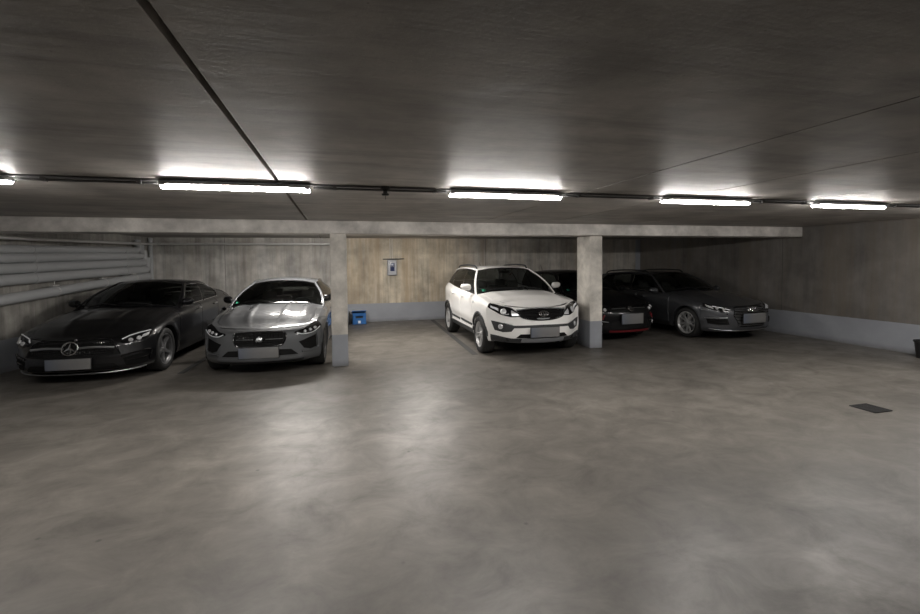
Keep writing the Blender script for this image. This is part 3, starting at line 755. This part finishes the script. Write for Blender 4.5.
    def plate(c, z, w=.52, h=.115, x=None, off=.03):
        p = c.S(0, z); x = p.x + off if x is None else x
        o = MB().box((0, 0, 0), (.012, w, h), bev=.004).build('licence_plate', 'plate', c.root, loc=(x, 0, z))
        MB().box((-.010, 0, 0), (.016, w + .02, h + .016), bev=.006).build('plate_holder', 'black', o)
        MB().box((-.03, 0, 0), (.05, w * .5, h * .6)).build('plate_mount', 'black', o)
    def disc_at(c, a, z, off, r, n=20, sy=1., t=.012):
        """a flat disc lying on the skin"""
        n0 = c.So(a, z, 1) - c.So(a, z, 0); n0.normalize(); u = Vector((-n0.y, n0.x, 0)).normalized(); v = n0.cross(u); ce = c.So(a, z, off); rows = []
        for rr, h in ((0, t), (r * .8, t), (r, t * .4), (r, -t)): rows.append([tuple(ce + u * rr * sy * math.cos(q) + v * rr * math.sin(q) + n0 * h) for q in np.linspace(0, 2 * PI, n + 1)[:-1]])
        return MB().grid(rows, True)
    def frame_at(c, a, z, off):
        n0 = (c.So(a, z, 1) - c.So(a, z, 0)).normalized(); u = Vector((-n0.y, n0.x, 0)).normalized(); v = n0.cross(u)
        ce = c.So(a, z, off); return lambda x, y, h=0.: ce + u * x + v * y + n0 * h
    def common(c):
        c.body(); c.tops(); c.greenhouse(); c.interior(); c.mirrors(); c.handles(); c.wheels()
        # fog of details shared by all: door lower trim, tail lamps, antenna, filler
        for sg in (1, -1):
            A = c.A; z = float(curve(c.zt, c.plan[-1][0])) - .14
            c.patch('tail_light', 'red', [(sg * (A - .95), z + .09), (sg * (A - .42), z + .10)], [(sg * (A - .80), z - .05), (sg * (A - .42), z - .06)], off=.008)

def base(**k):
    d = dict(z0=.18, sill=.20, crease=.012, flare=.012, ra=.385, rim=.235, hoodr=.014, yA=.72, crown=.09, tcrown=.05, hatch=False, bt=.06, br=.06, rcrown=.055, wb_base=.22,
             ridges=[(.55, .012, .09)], trim=0, trimr=.007, trimmat='chrome', pillarmat='gloss', framemat='gloss', apmat=None, rrail=None, mirmat=None, handlemat=None, wheelin=.035, wrot=.2,
             spokes=5, split=True, sp0=.10, sp1=.22, spw=.022, spw2=.014, rimmat='alloy', seatmat='seat', sillmat='black', zhandle=.80, mw=.20,
             side=[(0, .07), (.08, .035), (.2, .012), (.4, .0), (.62, .004), (.8, .0), (.88, .010), (.95, .040), (1, .095)],
             front=[(0, .09), (.1, .03), (.25, .0), (.45, .01), (.6, .015), (.8, .035), (.92, .075), (1, .15)],
             rear=[(0, .12), (.15, .03), (.4, .0), (.7, .03), (.9, .06), (1, .10)])
    d.update(k)
    for q in ('apmat', 'mirmat', 'handlemat'):
        if d[q] is None: d[q] = d['paint']
    return d
def mkplan(xf, W, xr, nose=1., tail=1.):
    return [(xf, 0), (xf - .012 * nose, .22), (xf - .045 * nose, .42), (xf - .11 * nose, .60), (xf - .23 * nose, W * .83), (xf - .42, W * .955), (xf - .62, W * .992), (.0, W), (xr * .5, W), (xr + .75, W * .992), (xr + .42, W * .95), (xr + .20 * tail, W * .84), (xr + .08 * tail, W * .68), (xr + .02 * tail, W * .4), (xr, 0)]

# ---- black four door coupe, far left
def car_black():
    rt = empty('sedan_car', 'black four-door sedan with a star badge on its grille, parked far left by the pipes', 'car', (CP['cls'][0], CP['cls'][1], 0), math.radians(CP['cls'][2]))
    xf, W, wb = .88, .91, 2.94; xr = -(wb + 1.13)
    c = Car(base(paint='p_black', plan=mkplan(xf, W, xr), W=W, wb=wb, H=1.42, rw=.345, rim=.245, xa0=-.78, xc0=-3.72, wb_base=.27,
        zt=[(xf, .635), (xf - .15, .655), (xf - .4, .72), (.0, .83), (-.4, .90), (-.78, .935), (-1.4, .95), (-2.4, .975), (-3.2, 1.005), (-3.72, 1.02), (xr, .98)],
        rails=[(-1.62, .585, 1.33), (-1.85, .60, 1.36), (-2.2, .605, 1.355), (-2.6, .59, 1.305), (-2.95, .565, 1.225), (-3.2, .54, 1.155)],
        doors=[-.52, -1.62, -2.58], windows=[(.07, .0, .385, .335), (.405, .36, .70, .82)],
        ridges=[(.38, .014, .06), (.78, .012, .10)], crown=.085, trim=2, trimr=.008, xmir=-.90, zmir=1.03, mout=.80, mw=.19, mirmat='gloss', rimmat='alloyd', spokes=5, split=False, spw=.035, spw2=.028, handlemat='chrome', zhandle=.86,
        front=[(0, .10), (.1, .03), (.2, .0), (.45, .0), (.6, .02), (.8, .05), (.92, .085), (1, .17)]), rt)
    c.common()
    for o in rt.children:
        if o.name.startswith('wheel'): pass
    # grille: wide trapezium, narrower at the top, with a single bright louvre
    gt = [(-.50, 0.615), (-.25, 0.630), (0, 0.633), (.25, 0.630), (.50, 0.615)]; gb = [(-.60, 0.425), (-.3, 0.405), (0, 0.400), (.3, 0.405), (.60, 0.425)]
    gr = c.patch('grille', 'blackmesh', gt, gb, off=.006, nu=30)
    c.strip('grille_frame', 'gloss', [(-.60, 0.427), (-.50, 0.617), (-.25, 0.634), (0, 0.638), (.25, 0.634), (.50, 0.617), (.60, 0.427)], .007, .01, gr)
    b = MB()
    for sg in (1, -1): b.tube(c.path([(sg * .09, 0.535), (sg * .3, 0.542), (sg * .53, 0.525)], .02), .013, 8, flat=(.8, 1.3))
    b.build('louvre', 'satin', gr)
    b = MB()
    for z in (.45, .48, .51, .56, .59): b.tube(c.path([(-.52, z), (0, z), (.52, z)], .008), .0035, 5)
    for i in range(-17, 18): b.tube(c.path([(i * .030, .43), (i * .028, .615)], .0075), .003, 4)
    b.build('grille_mesh', 'gloss', gr)
    f = c.frame_at(0, .530, .035); b = MB(); b.tube([f(.092 * math.cos(a), .092 * math.sin(a)) for a in np.linspace(0, 2 * PI, 33)[:-1]], .010, 8, closed=True)
    for k in range(3):
        a = PI / 2 + k * 2 * PI / 3; p = f(.09 * math.cos(a), .09 * math.sin(a)); 
        b.add([f(.016 * math.cos(a + PI / 3), .016 * math.sin(a + PI / 3), .012), p, f(.016 * math.cos(a - PI / 3), .016 * math.sin(a - PI / 3), .012), f(0, 0, .018)], [(0, 1, 3), (1, 2, 3)])
    b.build('star_badge', 'chrome', gr, smooth=False)
    bd = c.disc_at(0, .632, .004, .02).build('hood_badge', 'satin', c.root)
    # headlights
    T = [(.60, 0.615), (.78, 0.672), (.95, 0.702), (1.10, 0.715)]; B_ = [(.60, 0.590), (.72, 0.550), (.85, 0.550), (1.06, 0.665)]
    hl = c.both('headlight', 'gloss', T, B_, off=.006, nu=20)
    for h_, sg in zip(hl, (1, -1)):
        b = MB()
        for a, z, r in ((.74, .605, .030), (.85, .622, .032)): b_ = c.disc_at(sg * a, z, .012, r); b.add(b_.v, b_.f)
        b.build('lens_unit', 'lamp', h_); c.strip('daytime_strip', 'drl', [(sg * .63, 0.618), (sg * .78, 0.662), (sg * .95, 0.692), (sg * 1.07, 0.705)], .009, .012, h_)
        c.patch('reflector', 'lamp', [(sg * .92, 0.662), (sg * 1.04, 0.690)], [(sg * .88, 0.625), (sg * .99, 0.650)], off=.010, parent=h_)
    # lower intakes and chin
    it = c.both('air_intake', 'blackmesh', [(.62, .365), (.80, .400), (.98, .405)], [(.66, .255), (.85, .237), (.96, .262)], off=.006)
    for h_, sg in zip(it, (1, -1)):
        c.strip('intake_trim', 'gloss', [(sg * .60, 0.395), (sg * .80, 0.432), (sg * 1.0, 0.432), (sg * .985, 0.280)], .012, .012, h_)
        c.strip('intake_blade', 'gloss', [(sg * .66, 0.335), (sg * .96, 0.350)], .009, .016, h_)
    c.patch('lower_grille', 'blackmesh', [(-.52, 0.310), (0, 0.320), (.52, 0.310)], [(-.60, 0.230), (0, 0.225), (.60, 0.230)], off=.008, nu=24)
    c.strip('chin_trim', 'satin', [(-.95, 0.212), (-.6, 0.185), (0, 0.180), (.6, 0.185), (.95, 0.212)], .008, .02)
    c.plate(.33, .55, .15, off=.035)
    return c

# ---- mid grey sedan beside the column
def car_grey():
    rt = empty('sedan_car', 'mid grey metallic sedan with oval black grille, parked left of the column', 'car', (CP['jag'][0], CP['jag'][1], 0), math.radians(CP['jag'][2]))
    xf, W, wb = .80, .905, 2.835; xr = -(wb + 1.03)
    c = Car(base(paint='p_grey', plan=mkplan(xf, W, xr, 1.15), W=W, wb=wb, H=1.41, rw=.335, rim=.235, ra=.375, xa0=-.72, xc0=-3.45, wb_base=.25, seatmat='seatl', rcrown=.065,
        zt=[(xf, .71), (xf - .15, .72), (xf - .4, .765), (.0, .85), (-.4, .90), (-.72, .93), (-1.4, .945), (-2.4, .97), (-3.0, .99), (-3.45, 1.01), (xr, .98)],
        rails=[(-1.48, .575, 1.315), (-1.7, .59, 1.355), (-2.1, .60, 1.365), (-2.5, .59, 1.34), (-2.9, .565, 1.28), (-3.0, .555, 1.26)],
        doors=[-.50, -1.58, -2.45], windows=[(.08, .0, .40, .36), (.42, .385, .74, .84)],
        ridges=[(.33, .024, .05), (.72, .030, .10)], crown=.09, trim=1, xmir=-.86, zmir=1.05, mout=.79, mw=.17, mirmat='gloss', rimmat='alloyd', spokes=10, split=False, spw=.016, spw2=.012, zhandle=.83,
        front=[(0, .08), (.08, .03), (.2, .0), (.45, .02), (.6, .03), (.8, .055), (.92, .09), (1, .17)]), rt)
    c.common()
    gt = [(-.385, 0.615), (-.36, 0.652), (-.2, 0.665), (0, 0.668), (.2, 0.665), (.36, 0.652), (.385, 0.615)]; gb = [(-.385, 0.580), (-.33, 0.480), (-.2, 0.458), (0, 0.454), (.2, 0.458), (.33, 0.480), (.385, 0.580)]
    gr = c.patch('grille', 'blackmesh', gt, gb, off=.006, nu=30)
    c.strip('grille_frame', 'gloss', gt[::1] + gb[::-1], .011, .010, gr, closed=True)
    b = MB()
    for z, zz in ((.52, 0), (.55, 1), (.62, 1), (.65, 0)):
        b.tube(c.path([(-.34, z), (.34, z)], .009), .004, 6)
    for i in range(-8, 9): b.tube(c.path([(i * .04, .49), (i * .04, .675)], .008), .003, 4)
    b.build('grille_mesh', 'gloss', gr)
    b = MB(); b.tube(c.path([(-.34, 0.565), (-.09, 0.565)], .012), .005, 6); b.tube(c.path([(.09, 0.565), (.34, 0.565)], .012), .005, 6); b.build('grille_bar', 'satin', gr)
    e = c.disc_at(0, .565, .022, .052, 28, t=.010).build('round_badge', 'satin', gr)
    f = c.frame_at(0, .565, .034); b = MB(); b.tube([f(0.047 * math.cos(a), 0.047 * math.sin(a)) for a in np.linspace(0, 2 * PI, 25)[:-1]], .006, 6, closed=True)
    for x, y in ((-.02, .015), (.02, .015)): b.box(tuple(f(x, y)), (.006, .014, .010))
    b.tube([f(-.018, -.02), f(0, -.012), f(.018, -.02)], .005, 6); b.tube([f(0, .012), f(0, -.01)], .005, 6); b.tube([f(-.035, .035), f(-.01, .03)], .005, 6); b.tube([f(.035, .035), f(.01, .03)], .005, 6)
    b.build('badge_relief', 'gloss', e)
    T = [(.53, .650), (.68, .682), (.88, .735), (1.06, .775)]; B_ = [(.52, .638), (.64, .598), (.86, .615), (1.04, .700)]
    hl = c.both('headlight', 'gloss', T, B_, off=.006, nu=20)
    for h_, sg in zip(hl, (1, -1)):
        b = MB()
        for a, z, r in ((.70, .645, .022), (.80, .660, .024), (.90, .68, .024)): b_ = c.disc_at(sg * a, z, .012, r); b.add(b_.v, b_.f)
        b.build('lens_unit', 'lamp', h_); c.strip('daytime_strip', 'drl', [(sg * .56, .636), (sg * .66, .608), (sg * .85, .624), (sg * 1.0, .69)], .007, .011, h_)
    it = c.both('air_intake', 'blackmesh', [(.58, .50), (.76, .545), (.90, .575)], [(.66, .395), (.78, .365), (.90, .385)], off=.004)
    for h_, sg in zip(it, (1, -1)):
        c.strip('intake_trim', 'p_grey', [(sg * .92, .60), (sg * .925, .38), (sg * .78, .345), (sg * .62, .345)], .013, .014, h_)
    c.patch('lower_grille', 'blackmesh', [(-.46, .40), (0, .42), (.46, .40)], [(-.56, .315), (0, .32), (.56, .315)], off=.005, nu=24)
    c.patch('splitter', 'p_grey', [(-.62, .30), (0, .305), (.62, .30)], [(-.62, .255), (0, .25), (.62, .255)], off=.022, nu=24)
    c.patch('lower_valance', 'black', [(-.66, .25), (0, .245), (.66, .25)], [(-.66, .205), (0, .20), (.66, .205)], off=.004, nu=24)
    c.plate(.375, .56, .16, off=.035)
    # small green sticker inside the windscreen
    s = c.screen(-.86, .13, -.004); MB().box(tuple(s), (.004, .06, .05), Matrix.Rotation(math.radians(-55), 3, 'Y')).build('sticker', 'green', c.root)
    return c

# ---- white suv
def car_white():
    rt = empty('suv_car', 'white compact SUV with grey cladding and roof rails', 'car', (CP['kia'][0], CP['kia'][1], 0), math.radians(CP['kia'][2]))
    xf, W, wb = .86, .94, 2.64; xr = -(wb + .90)
    c = Car(base(paint='p_white', plan=mkplan(xf, W, xr, 1.4, .8), W=W, wb=wb, H=1.60, rw=.35, rim=.235, ra=.395, z0=.24, sill=.29, xa0=-.50, xc0=-3.36, wb_base=.25, hatch=True, sillmat='clad',
        zt=[(xf, .885), (xf - .15, .905), (xf - .4, .955), (.0, 1.01), (-.5, 1.055), (-1.2, 1.08), (-2.2, 1.13), (-3.0, 1.19), (xr, 1.17)],
        rails=[(-1.22, .60, 1.52), (-1.5, .615, 1.55), (-2.0, .625, 1.565), (-2.6, .615, 1.55), (-3.1, .59, 1.50)],
        doors=[-.45, -1.42, -2.32], windows=[(.10, .0, .39, .30), (.41, .32, .70, .74), (.73, .77, .90, .90)], seatmat='seatl',
        ridges=[(.66, .016, .10)], crown=.10, trim=0, xmir=-.70, zmir=1.19, mout=.88, mw=.22, wheelin=.01, rrail='clad', rimmat='alloy', spokes=5, split=True, sp0=.16, sp1=.20, spw=.02, spw2=.014, zhandle=.98, crease=.02, flare=.006, handlemat='p_white',
        front=[(0, .10), (.1, .05), (.2, .01), (.35, .0), (.5, .01), (.65, .03), (.8, .045), (.92, .085), (1, .17)]), rt)
    c.common()
    # grille
    gt = [(-.49, .845), (-.2, .868), (0, .872), (.2, .868), (.49, .845)]; gb = [(-.40, .735), (-.2, .690), (0, .680), (.2, .690), (.40, .735)]
    gr = c.patch('grille', 'blackmesh', gt, gb, off=.006, nu=30)
    c.strip('grille_frame', 'satin', [(-.50, .85), (-.2, .876), (0, .882), (.2, .876), (.50, .85)], .012, .012, gr)
    c.strip('grille_lip', 'gloss', [(-.49, .84), (-.40, .732), (-.2, .687), (0, .677), (.2, .687), (.40, .732), (.49, .84)], .008, .010, gr)
    b = MB()
    for z, w in ((.842, .39), (.818, .39), (.794, .38), (.770, .36), (.746, .33), (.722, .24)): b.tube(c.path([(-w, z), (-w / 2, z), (0, z), (w / 2, z), (w, z)], .012), .007, 6)
    b.build('grille_bars', 'gloss', gr)
    c.patch('grille_notch', 'satin', [(-.13, .714), (0, .716), (.13, .714)], [(-.10, .694), (0, .69), (.10, .694)], off=.018, nu=8, parent=gr)
    e = c.disc_at(0, .778, .026, .046, 30, sy=2.0, t=.008).build('oval_badge', 'gloss', gr)
    f = c.frame_at(0, .778, .036); b = MB(); b.tube([f(.092 * math.cos(a), .046 * math.sin(a)) for a in np.linspace(0, 2 * PI, 33)[:-1]], .0065, 6, closed=True)
    # the letters read along the car's own right, so x runs from the car's right (-u) to its left
    sgn = 1
    for pts in ([(-.055, -.024), (-.055, .024)], [(-.028, .024), (-.052, .0), (-.028, -.024)], [(-.004, -.024), (-.004, .024)], [(.018, -.024), (.038, .024), (.058, -.024)]):
        b.tube([f(sgn * x, y, .004) for x, y in pts], .006, 6)
    b.build('badge_letters', 'chrome', e)
    # headlights
    T = [(.47, .815), (.62, .890), (.85, .925), (1.10, .965)]; B_ = [(.40, .745), (.60, .735), (.80, .775), (1.06, .895)]
    hl = c.both('headlight', 'gloss', T, B_, off=.006, nu=20)
    for h_, sg in zip(hl, (1, -1)):
        b = MB(); b_ = c.disc_at(sg * .74, .825, .014, .055, t=.012); b.add(b_.v, b_.f); b.build('lens_unit', 'lamp', h_)
        c.patch('reflector', 'lamp', [(sg * .46, .79), (sg * .60, .85)], [(sg * .44, .757), (sg * .58, .752)], off=.010, parent=h_)
        c.patch('turn_signal', 'drl', [(sg * .85, .875), (sg * 1.02, .92)], [(sg * .84, .835), (sg * 1.0, .89)], off=.010, parent=h_)
        c.strip('chrome_brow', 'satin', [(sg * .46, .81), (sg * .63, .885), (sg * .86, .912)], .006, .012, h_)
    # black fog lamp pods with chrome fog light
    pd = c.both('fog_light_pod', 'clad', [(.50, .585), (.72, .625), (.97, .665)], [(.58, .485), (.74, .47), (.90, .50)], off=.008)
    for h_, sg in zip(pd, (1, -1)):
        c.disc_at(sg * .78, .565, .016, .046, 20).build('fog_light', 'lamp', h_); c.strip('pod_trim', 'satin', [(sg * .56, .60), (sg * .72, .632)], .006, .014, h_)
    c.patch('bumper_slot', 'clad', [(-.54, .590), (0, .60), (.54, .590)], [(-.54, .545), (0, .56), (.54, .545)], off=.004, nu=24)
    ig = c.patch('lower_grille', 'blackmesh', [(-.42, .44), (0, .445), (.42, .44)], [(-.50, .375), (0, .37), (.50, .375)], off=.008, nu=24)
    c.patch('skid_plate', 'cladl', [(-.40, .365), (0, .37), (.40, .365)], [(-.42, .305), (0, .30), (.42, .305)], off=.020, nu=20)
    c.patch('chin_panel', 'clad', [(-.98, .42), (-.6, .365), (0, .36), (.6, .365), (.98, .42)], [(-.98, .30), (-.5, .285), (0, .28), (.5, .285), (.98, .30)], off=.010, nu=30)
    c.plate(.475, .53, .17, off=.045)
    # wheel arch cladding and door mouldings
    for xc in (0, -wb):
        for sg in (1, -1):
            pts = []
            for t in np.linspace(.05, PI - .05, 22):
                x = xc + (c.ra + .012) * math.cos(t); z = max(c.rw + (c.ra + .012) * math.sin(t), c.sill + .02); pts.append(c.So(sg * c.a_of_x(x), z, .004))
            MB().tube(pts, .026, 8, flat=(.7, 1.1)).build('arch_cladding', 'clad', c.root)
    for (i, sg), o in c.dooro.items():
        a0, a1 = c.a_of_x(c.doors[i] - .06), c.a_of_x(max(c.doors[i + 1] + .06, -wb + c.ra + .02)); c.strip('door_moulding', 'clad', [(sg * a0, .47), (sg * a1, .485)], .016, .010, o, flat=(.5, 1.5))
    c.disc_at(c.a_of_x(-.36), .93, .006, .022).build('side_repeater', 'drl', c.root); c.disc_at(-c.a_of_x(-.36), .93, .006, .022).build('side_repeater', 'drl', c.root)
    q = c.roofp(0, .9); MB().tube([q, q + Vector((-.10, 0, .12))], [.008, .003], 6).build('antenna', 'black', c.root)
    s = c.screen(-.82, .10, -.004); MB().box(tuple(s), (.004, .085, .06), Matrix.Rotation(math.radians(-50), 3, 'Y')).build('sticker', 'green', c.root)
    return c

# ---- black hatchback half hidden by the right column
def car_hatch():
    rt = empty('hatchback_car', 'black hatchback with red lower lip, half hidden behind the right column', 'car', (CP['vw'][0], CP['vw'][1], 0), math.radians(CP['vw'][2]))
    xf, W, wb = .84, .885, 2.575; xr = -(wb + .76)
    c = Car(base(paint='p_vw', plan=mkplan(xf, W, xr, 1.1, .7), W=W, wb=wb, H=1.47, rw=.32, rim=.225, ra=.36, xa0=-.55, xc0=-3.15, wb_base=.24, hatch=True,
        zt=[(xf, .74), (xf - .15, .755), (xf - .4, .80), (.0, .88), (-.55, .945), (-1.4, .96), (-2.4, .99), (-3.0, 1.02), (xr, 1.02)],
        rails=[(-1.30, .565, 1.37), (-1.5, .58, 1.405), (-2.0, .59, 1.42), (-2.5, .58, 1.40), (-3.0, .555, 1.34)],
        doors=[-.42, -1.45, -2.28], windows=[(.09, .0, .41, .33), (.43, .35, .76, .76)],
        crown=.10, xmir=-.68, zmir=1.015, mout=.88, mw=.19, mirmat='p_vw', spokes=5, split=True, spw=.018, zhandle=.86), rt)
    c.common()
    gr = c.patch('grille', 'blackmesh', [(-.42, .715), (0, .735), (.42, .715)], [(-.45, .635), (0, .625), (.45, .635)], off=.006, nu=24)
    b = MB(); b.tube(c.path([(-.44, .700), (-.1, .705)], .012), .007, 6); b.tube(c.path([(.1, .705), (.44, .700)], .012), .007, 6); b.build('grille_bar', 'satin', gr)
    f = c.frame_at(0, .685, .026); e = c.disc_at(0, .685, .016, .060, 24, t=.006).build('round_badge', 'gloss', gr)
    b = MB(); b.tube([f(.060 * math.cos(a), .060 * math.sin(a)) for a in np.linspace(0, 2 * PI, 25)[:-1]], .007, 6, closed=True)
    b.tube([f(-.025, .050), f(0, .004), f(.025, .050)], .006, 6); b.tube([f(-.052, .012), f(-.025, -.048), f(0, -.006), f(.025, -.048), f(.052, .012)], .006, 6); b.build('badge_letters', 'chrome', e)
    T = [(.47, .715), (.65, .765), (.95, .81)]; B_ = [(.48, .635), (.68, .625), (.92, .70)]
    for h_, sg in zip(c.both('headlight', 'gloss', T, B_, off=.006, nu=18), (1, -1)):
        b = MB()
        for a, z, r in ((.60, .685, .036), (.76, .712, .040)): b_ = c.disc_at(sg * a, z, .012, r); b.add(b_.v, b_.f)
        b.build('lens_unit', 'lamp', h_)
    for h_, sg in zip(c.both('air_intake', 'blackmesh', [(.50, .50), (.72, .53), (.88, .53)], [(.52, .36), (.7, .35), (.86, .38)], off=.006), (1, -1)):
        c.strip('intake_trim', 'satin', [(sg * .52, .44), (sg * .84, .47)], .007, .014, h_); c.disc_at(sg * .68, .40, .012, .035).build('fog_light', 'lamp', h_)
        c.strip('red_accent', 'red', [(sg * .60, .585), (sg * .63, .535), (sg * .64, .49)], .018, .010, h_)
        c.strip('silver_accent', 'satin', [(sg * .72, .35), (sg * .80, .42)], .012, .016, h_)
    c.patch('lower_grille', 'blackmesh', [(-.46, .45), (0, .46), (.46, .45)], [(-.46, .33), (0, .325), (.46, .33)], off=.006, nu=24)
    c.patch('red_lip', 'red', [(-.50, .262), (0, .259), (.50, .262)], [(-.50, .228), (0, .225), (.50, .228)], off=.012, nu=24)
    c.plate(.50, .53, .21, off=.04)
    q = c.roofp(0, .9); MB().tube([q, q + Vector((-.13, 0, .19))], [.008, .003], 6).build('antenna', 'black', c.root)
    s = c.screen(-.82, .12, -.004); MB().box(tuple(s), (.004, .07, .06), Matrix.Rotation(math.radians(-55), 3, 'Y')).build('sticker', 'green', c.root)
    return c

# ---- dark grey estate by the right wall
def car_estate():
    rt = empty('estate_car', 'dark grey estate car with a four-ring badge, parked by the right wall', 'car', (CP['audi'][0], CP['audi'][1], 0), math.radians(CP['audi'][2]))
    xf, W, wb = .87, .92, 2.82; xr = -(wb + 1.02)
    c = Car(base(paint='p_audi', plan=mkplan(xf, W, xr, 1.0, .8), W=W, wb=wb, H=1.43, rw=.33, rim=.238, ra=.37, xa0=-.72, xc0=-3.62, wb_base=.25, hatch=True,
        zt=[(xf, .72), (xf - .15, .735), (xf - .4, .775), (.0, .85), (-.4, .90), (-.72, .93), (-1.4, .945), (-2.4, .965), (-3.2, .99), (xr, .98)],
        rails=[(-1.42, .575, 1.345), (-1.7, .59, 1.372), (-2.2, .60, 1.38), (-2.8, .59, 1.36), (-3.35, .565, 1.30)],
        doors=[-.50, -1.56, -2.46], windows=[(.085, .0, .38, .33), (.40, .35, .66, .66), (.68, .68, .88, .86)], seatmat='seatl',
        ridges=[(.42, .012, .07), (.80, .012, .08)], crown=.085, trim=2, trimr=.006, trimmat='chrome', xmir=-.86, zmir=.985, mout=.90, mw=.19, rrail='black', mirmat='p_audi', spokes=5, split=True, sp0=.20, sp1=.27, spw=.017, spw2=.016, wrot=.5, zhandle=.82, wheelin=.02,
        front=[(0, .09), (.1, .03), (.2, .0), (.45, .0), (.6, .01), (.8, .035), (.92, .075), (1, .16)]), rt)
    c.common()
    gt = [(-.42, .695), (-.3, .706), (0, .712), (.3, .706), (.42, .695)]; gb = [(-.44, .45), (-.34, .30), (0, .295), (.34, .30), (.44, .45)]
    gt2 = [(-.47, .54)] + gt + [(.47, .54)]; gb2 = [(-.47, .54), (-.34, .31), (0, .30), (.34, .31), (.47, .54)]
    gr = c.patch('grille', 'blackmesh', gt2, gb2, off=.006, nu=30)
    c.strip('grille_frame', 'gloss', gt2[1:-1], .008, .012, gr)
    b = MB()
    for z in (.34, .37, .40, .43, .46, .49, .52, .55, .58, .61, .64, .67):
        w = np.interp(z, [.31, .54, .69], [.34, .46, .42]); b.tube(c.path([(-w, z), (-w / 2, z), (0, z), (w / 2, z), (w, z)], .012), .006, 6)
    b.build('grille_bars', 'satin', gr)
    f = c.frame_at(0, .645, .045); b = MB()
    for i in range(4): b.tube([f(-.108 + i * .072 + .047 * math.cos(a), .047 * math.sin(a)) for a in np.linspace(0, 2 * PI, 25)[:-1]], .0075, 6, closed=True)
    b.build('four_ring_badge', 'chrome', gr)
    T = [(.50, .665), (.70, .725), (.92, .755), (1.12, .785)]; B_ = [(.52, .625), (.68, .605), (.80, .635), (1.06, .715)]
    for h_, sg in zip(c.both('headlight', 'gloss', T, B_, off=.006, nu=20), (1, -1)):
        b = MB()
        for a, z, r in ((.66, .665, .030), (.80, .69, .032)): b_ = c.disc_at(sg * a, z, .012, r); b.add(b_.v, b_.f)
        b.build('lens_unit', 'lamp', h_); c.patch('daytime_strip', 'drl', [(sg * .52, .66), (sg * .70, .705), (sg * .90, .73)], [(sg * .54, .645), (sg * .70, .690), (sg * .90, .715)], off=.011, parent=h_)
        c.patch('reflector', 'lamp', [(sg * .90, .72), (sg * 1.05, .755)], [(sg * .86, .67), (sg * 1.0, .715)], off=.011, parent=h_)
    for h_, sg in zip(c.both('air_intake', 'blackmesh', [(.60, .48), (.75, .475), (1.0, .47)], [(.56, .36), (.75, .35), (.97, .375)], off=.006), (1, -1)):
        c.strip('intake_trim', 'satin', [(sg * .60, .50), (sg * .78, .492), (sg * 1.03, .488)], .008, .012, h_)
        for z in (.39, .42, .45): c.strip('intake_slat', 'gloss', [(sg * .60, z), (sg * .98, z + .004)], .005, .012, h_)
    c.strip('chin_trim', 'satin', [(-.95, .27), (-.6, .25), (0, .245), (.6, .25), (.95, .27)], .007, .018)
    c.plate(.485, .62, .20, off=.045)
    for a in (.28, .36, .60, -.60): c.disc_at(a, .575, .004, .012).build('parking_sensor', 'gloss', c.root)
    return c
CP = dict(cls=(-3.61, 8.38, -93.3), jag=(-1.13, 8.12, -93.5), kia=(3.46, 8.10, -90.8), vw=(5.80, 8.98, -86.0), audi=(8.27, 8.41, -85.5))
for fn in (car_black, car_grey, car_white, car_hatch, car_estate): fn()

# ------------------------------------------------------------------ camera
yaw, pitch, roll = .261, .037, .009
F = Vector((math.sin(yaw) * math.cos(pitch), math.cos(yaw) * math.cos(pitch), -math.sin(pitch)))
Rr = Vector((math.cos(yaw), -math.sin(yaw), 0)); U = Rr.cross(F)
Xc = Rr * math.cos(roll) - U * math.sin(roll); Yc = Rr * math.sin(roll) + U * math.cos(roll)
cam = bpy.data.cameras.new('camera'); co = bpy.data.objects.new('camera', cam); C.objects.link(co)
co.matrix_world = Matrix.Translation((0, 0, 1.72)) @ Matrix((Xc, Yc, -F)).transposed().to_4x4()
cam.sensor_width = 36; cam.lens = 454 / 920 * 36; cam.shift_y = -(307 - 278.1) / 920; cam.clip_start = .05
sc = bpy.context.scene; sc.camera = co
w = bpy.data.worlds.new('world'); sc.world = w; w.use_nodes = True
w.node_tree.nodes['Background'].inputs[0].default_value = (.5, .5, .52, 1); w.node_tree.nodes['Background'].inputs[1].default_value = .0
vs = sc.view_settings; vs.view_transform = 'Standard'; vs.look = 'None'; vs.gamma = 1; vs.exposure = .48; vs.use_curve_mapping = False
sc.cycles.max_bounces = 8; sc.cycles.use_denoising = True; sc.cycles.sample_clamp_indirect = 4
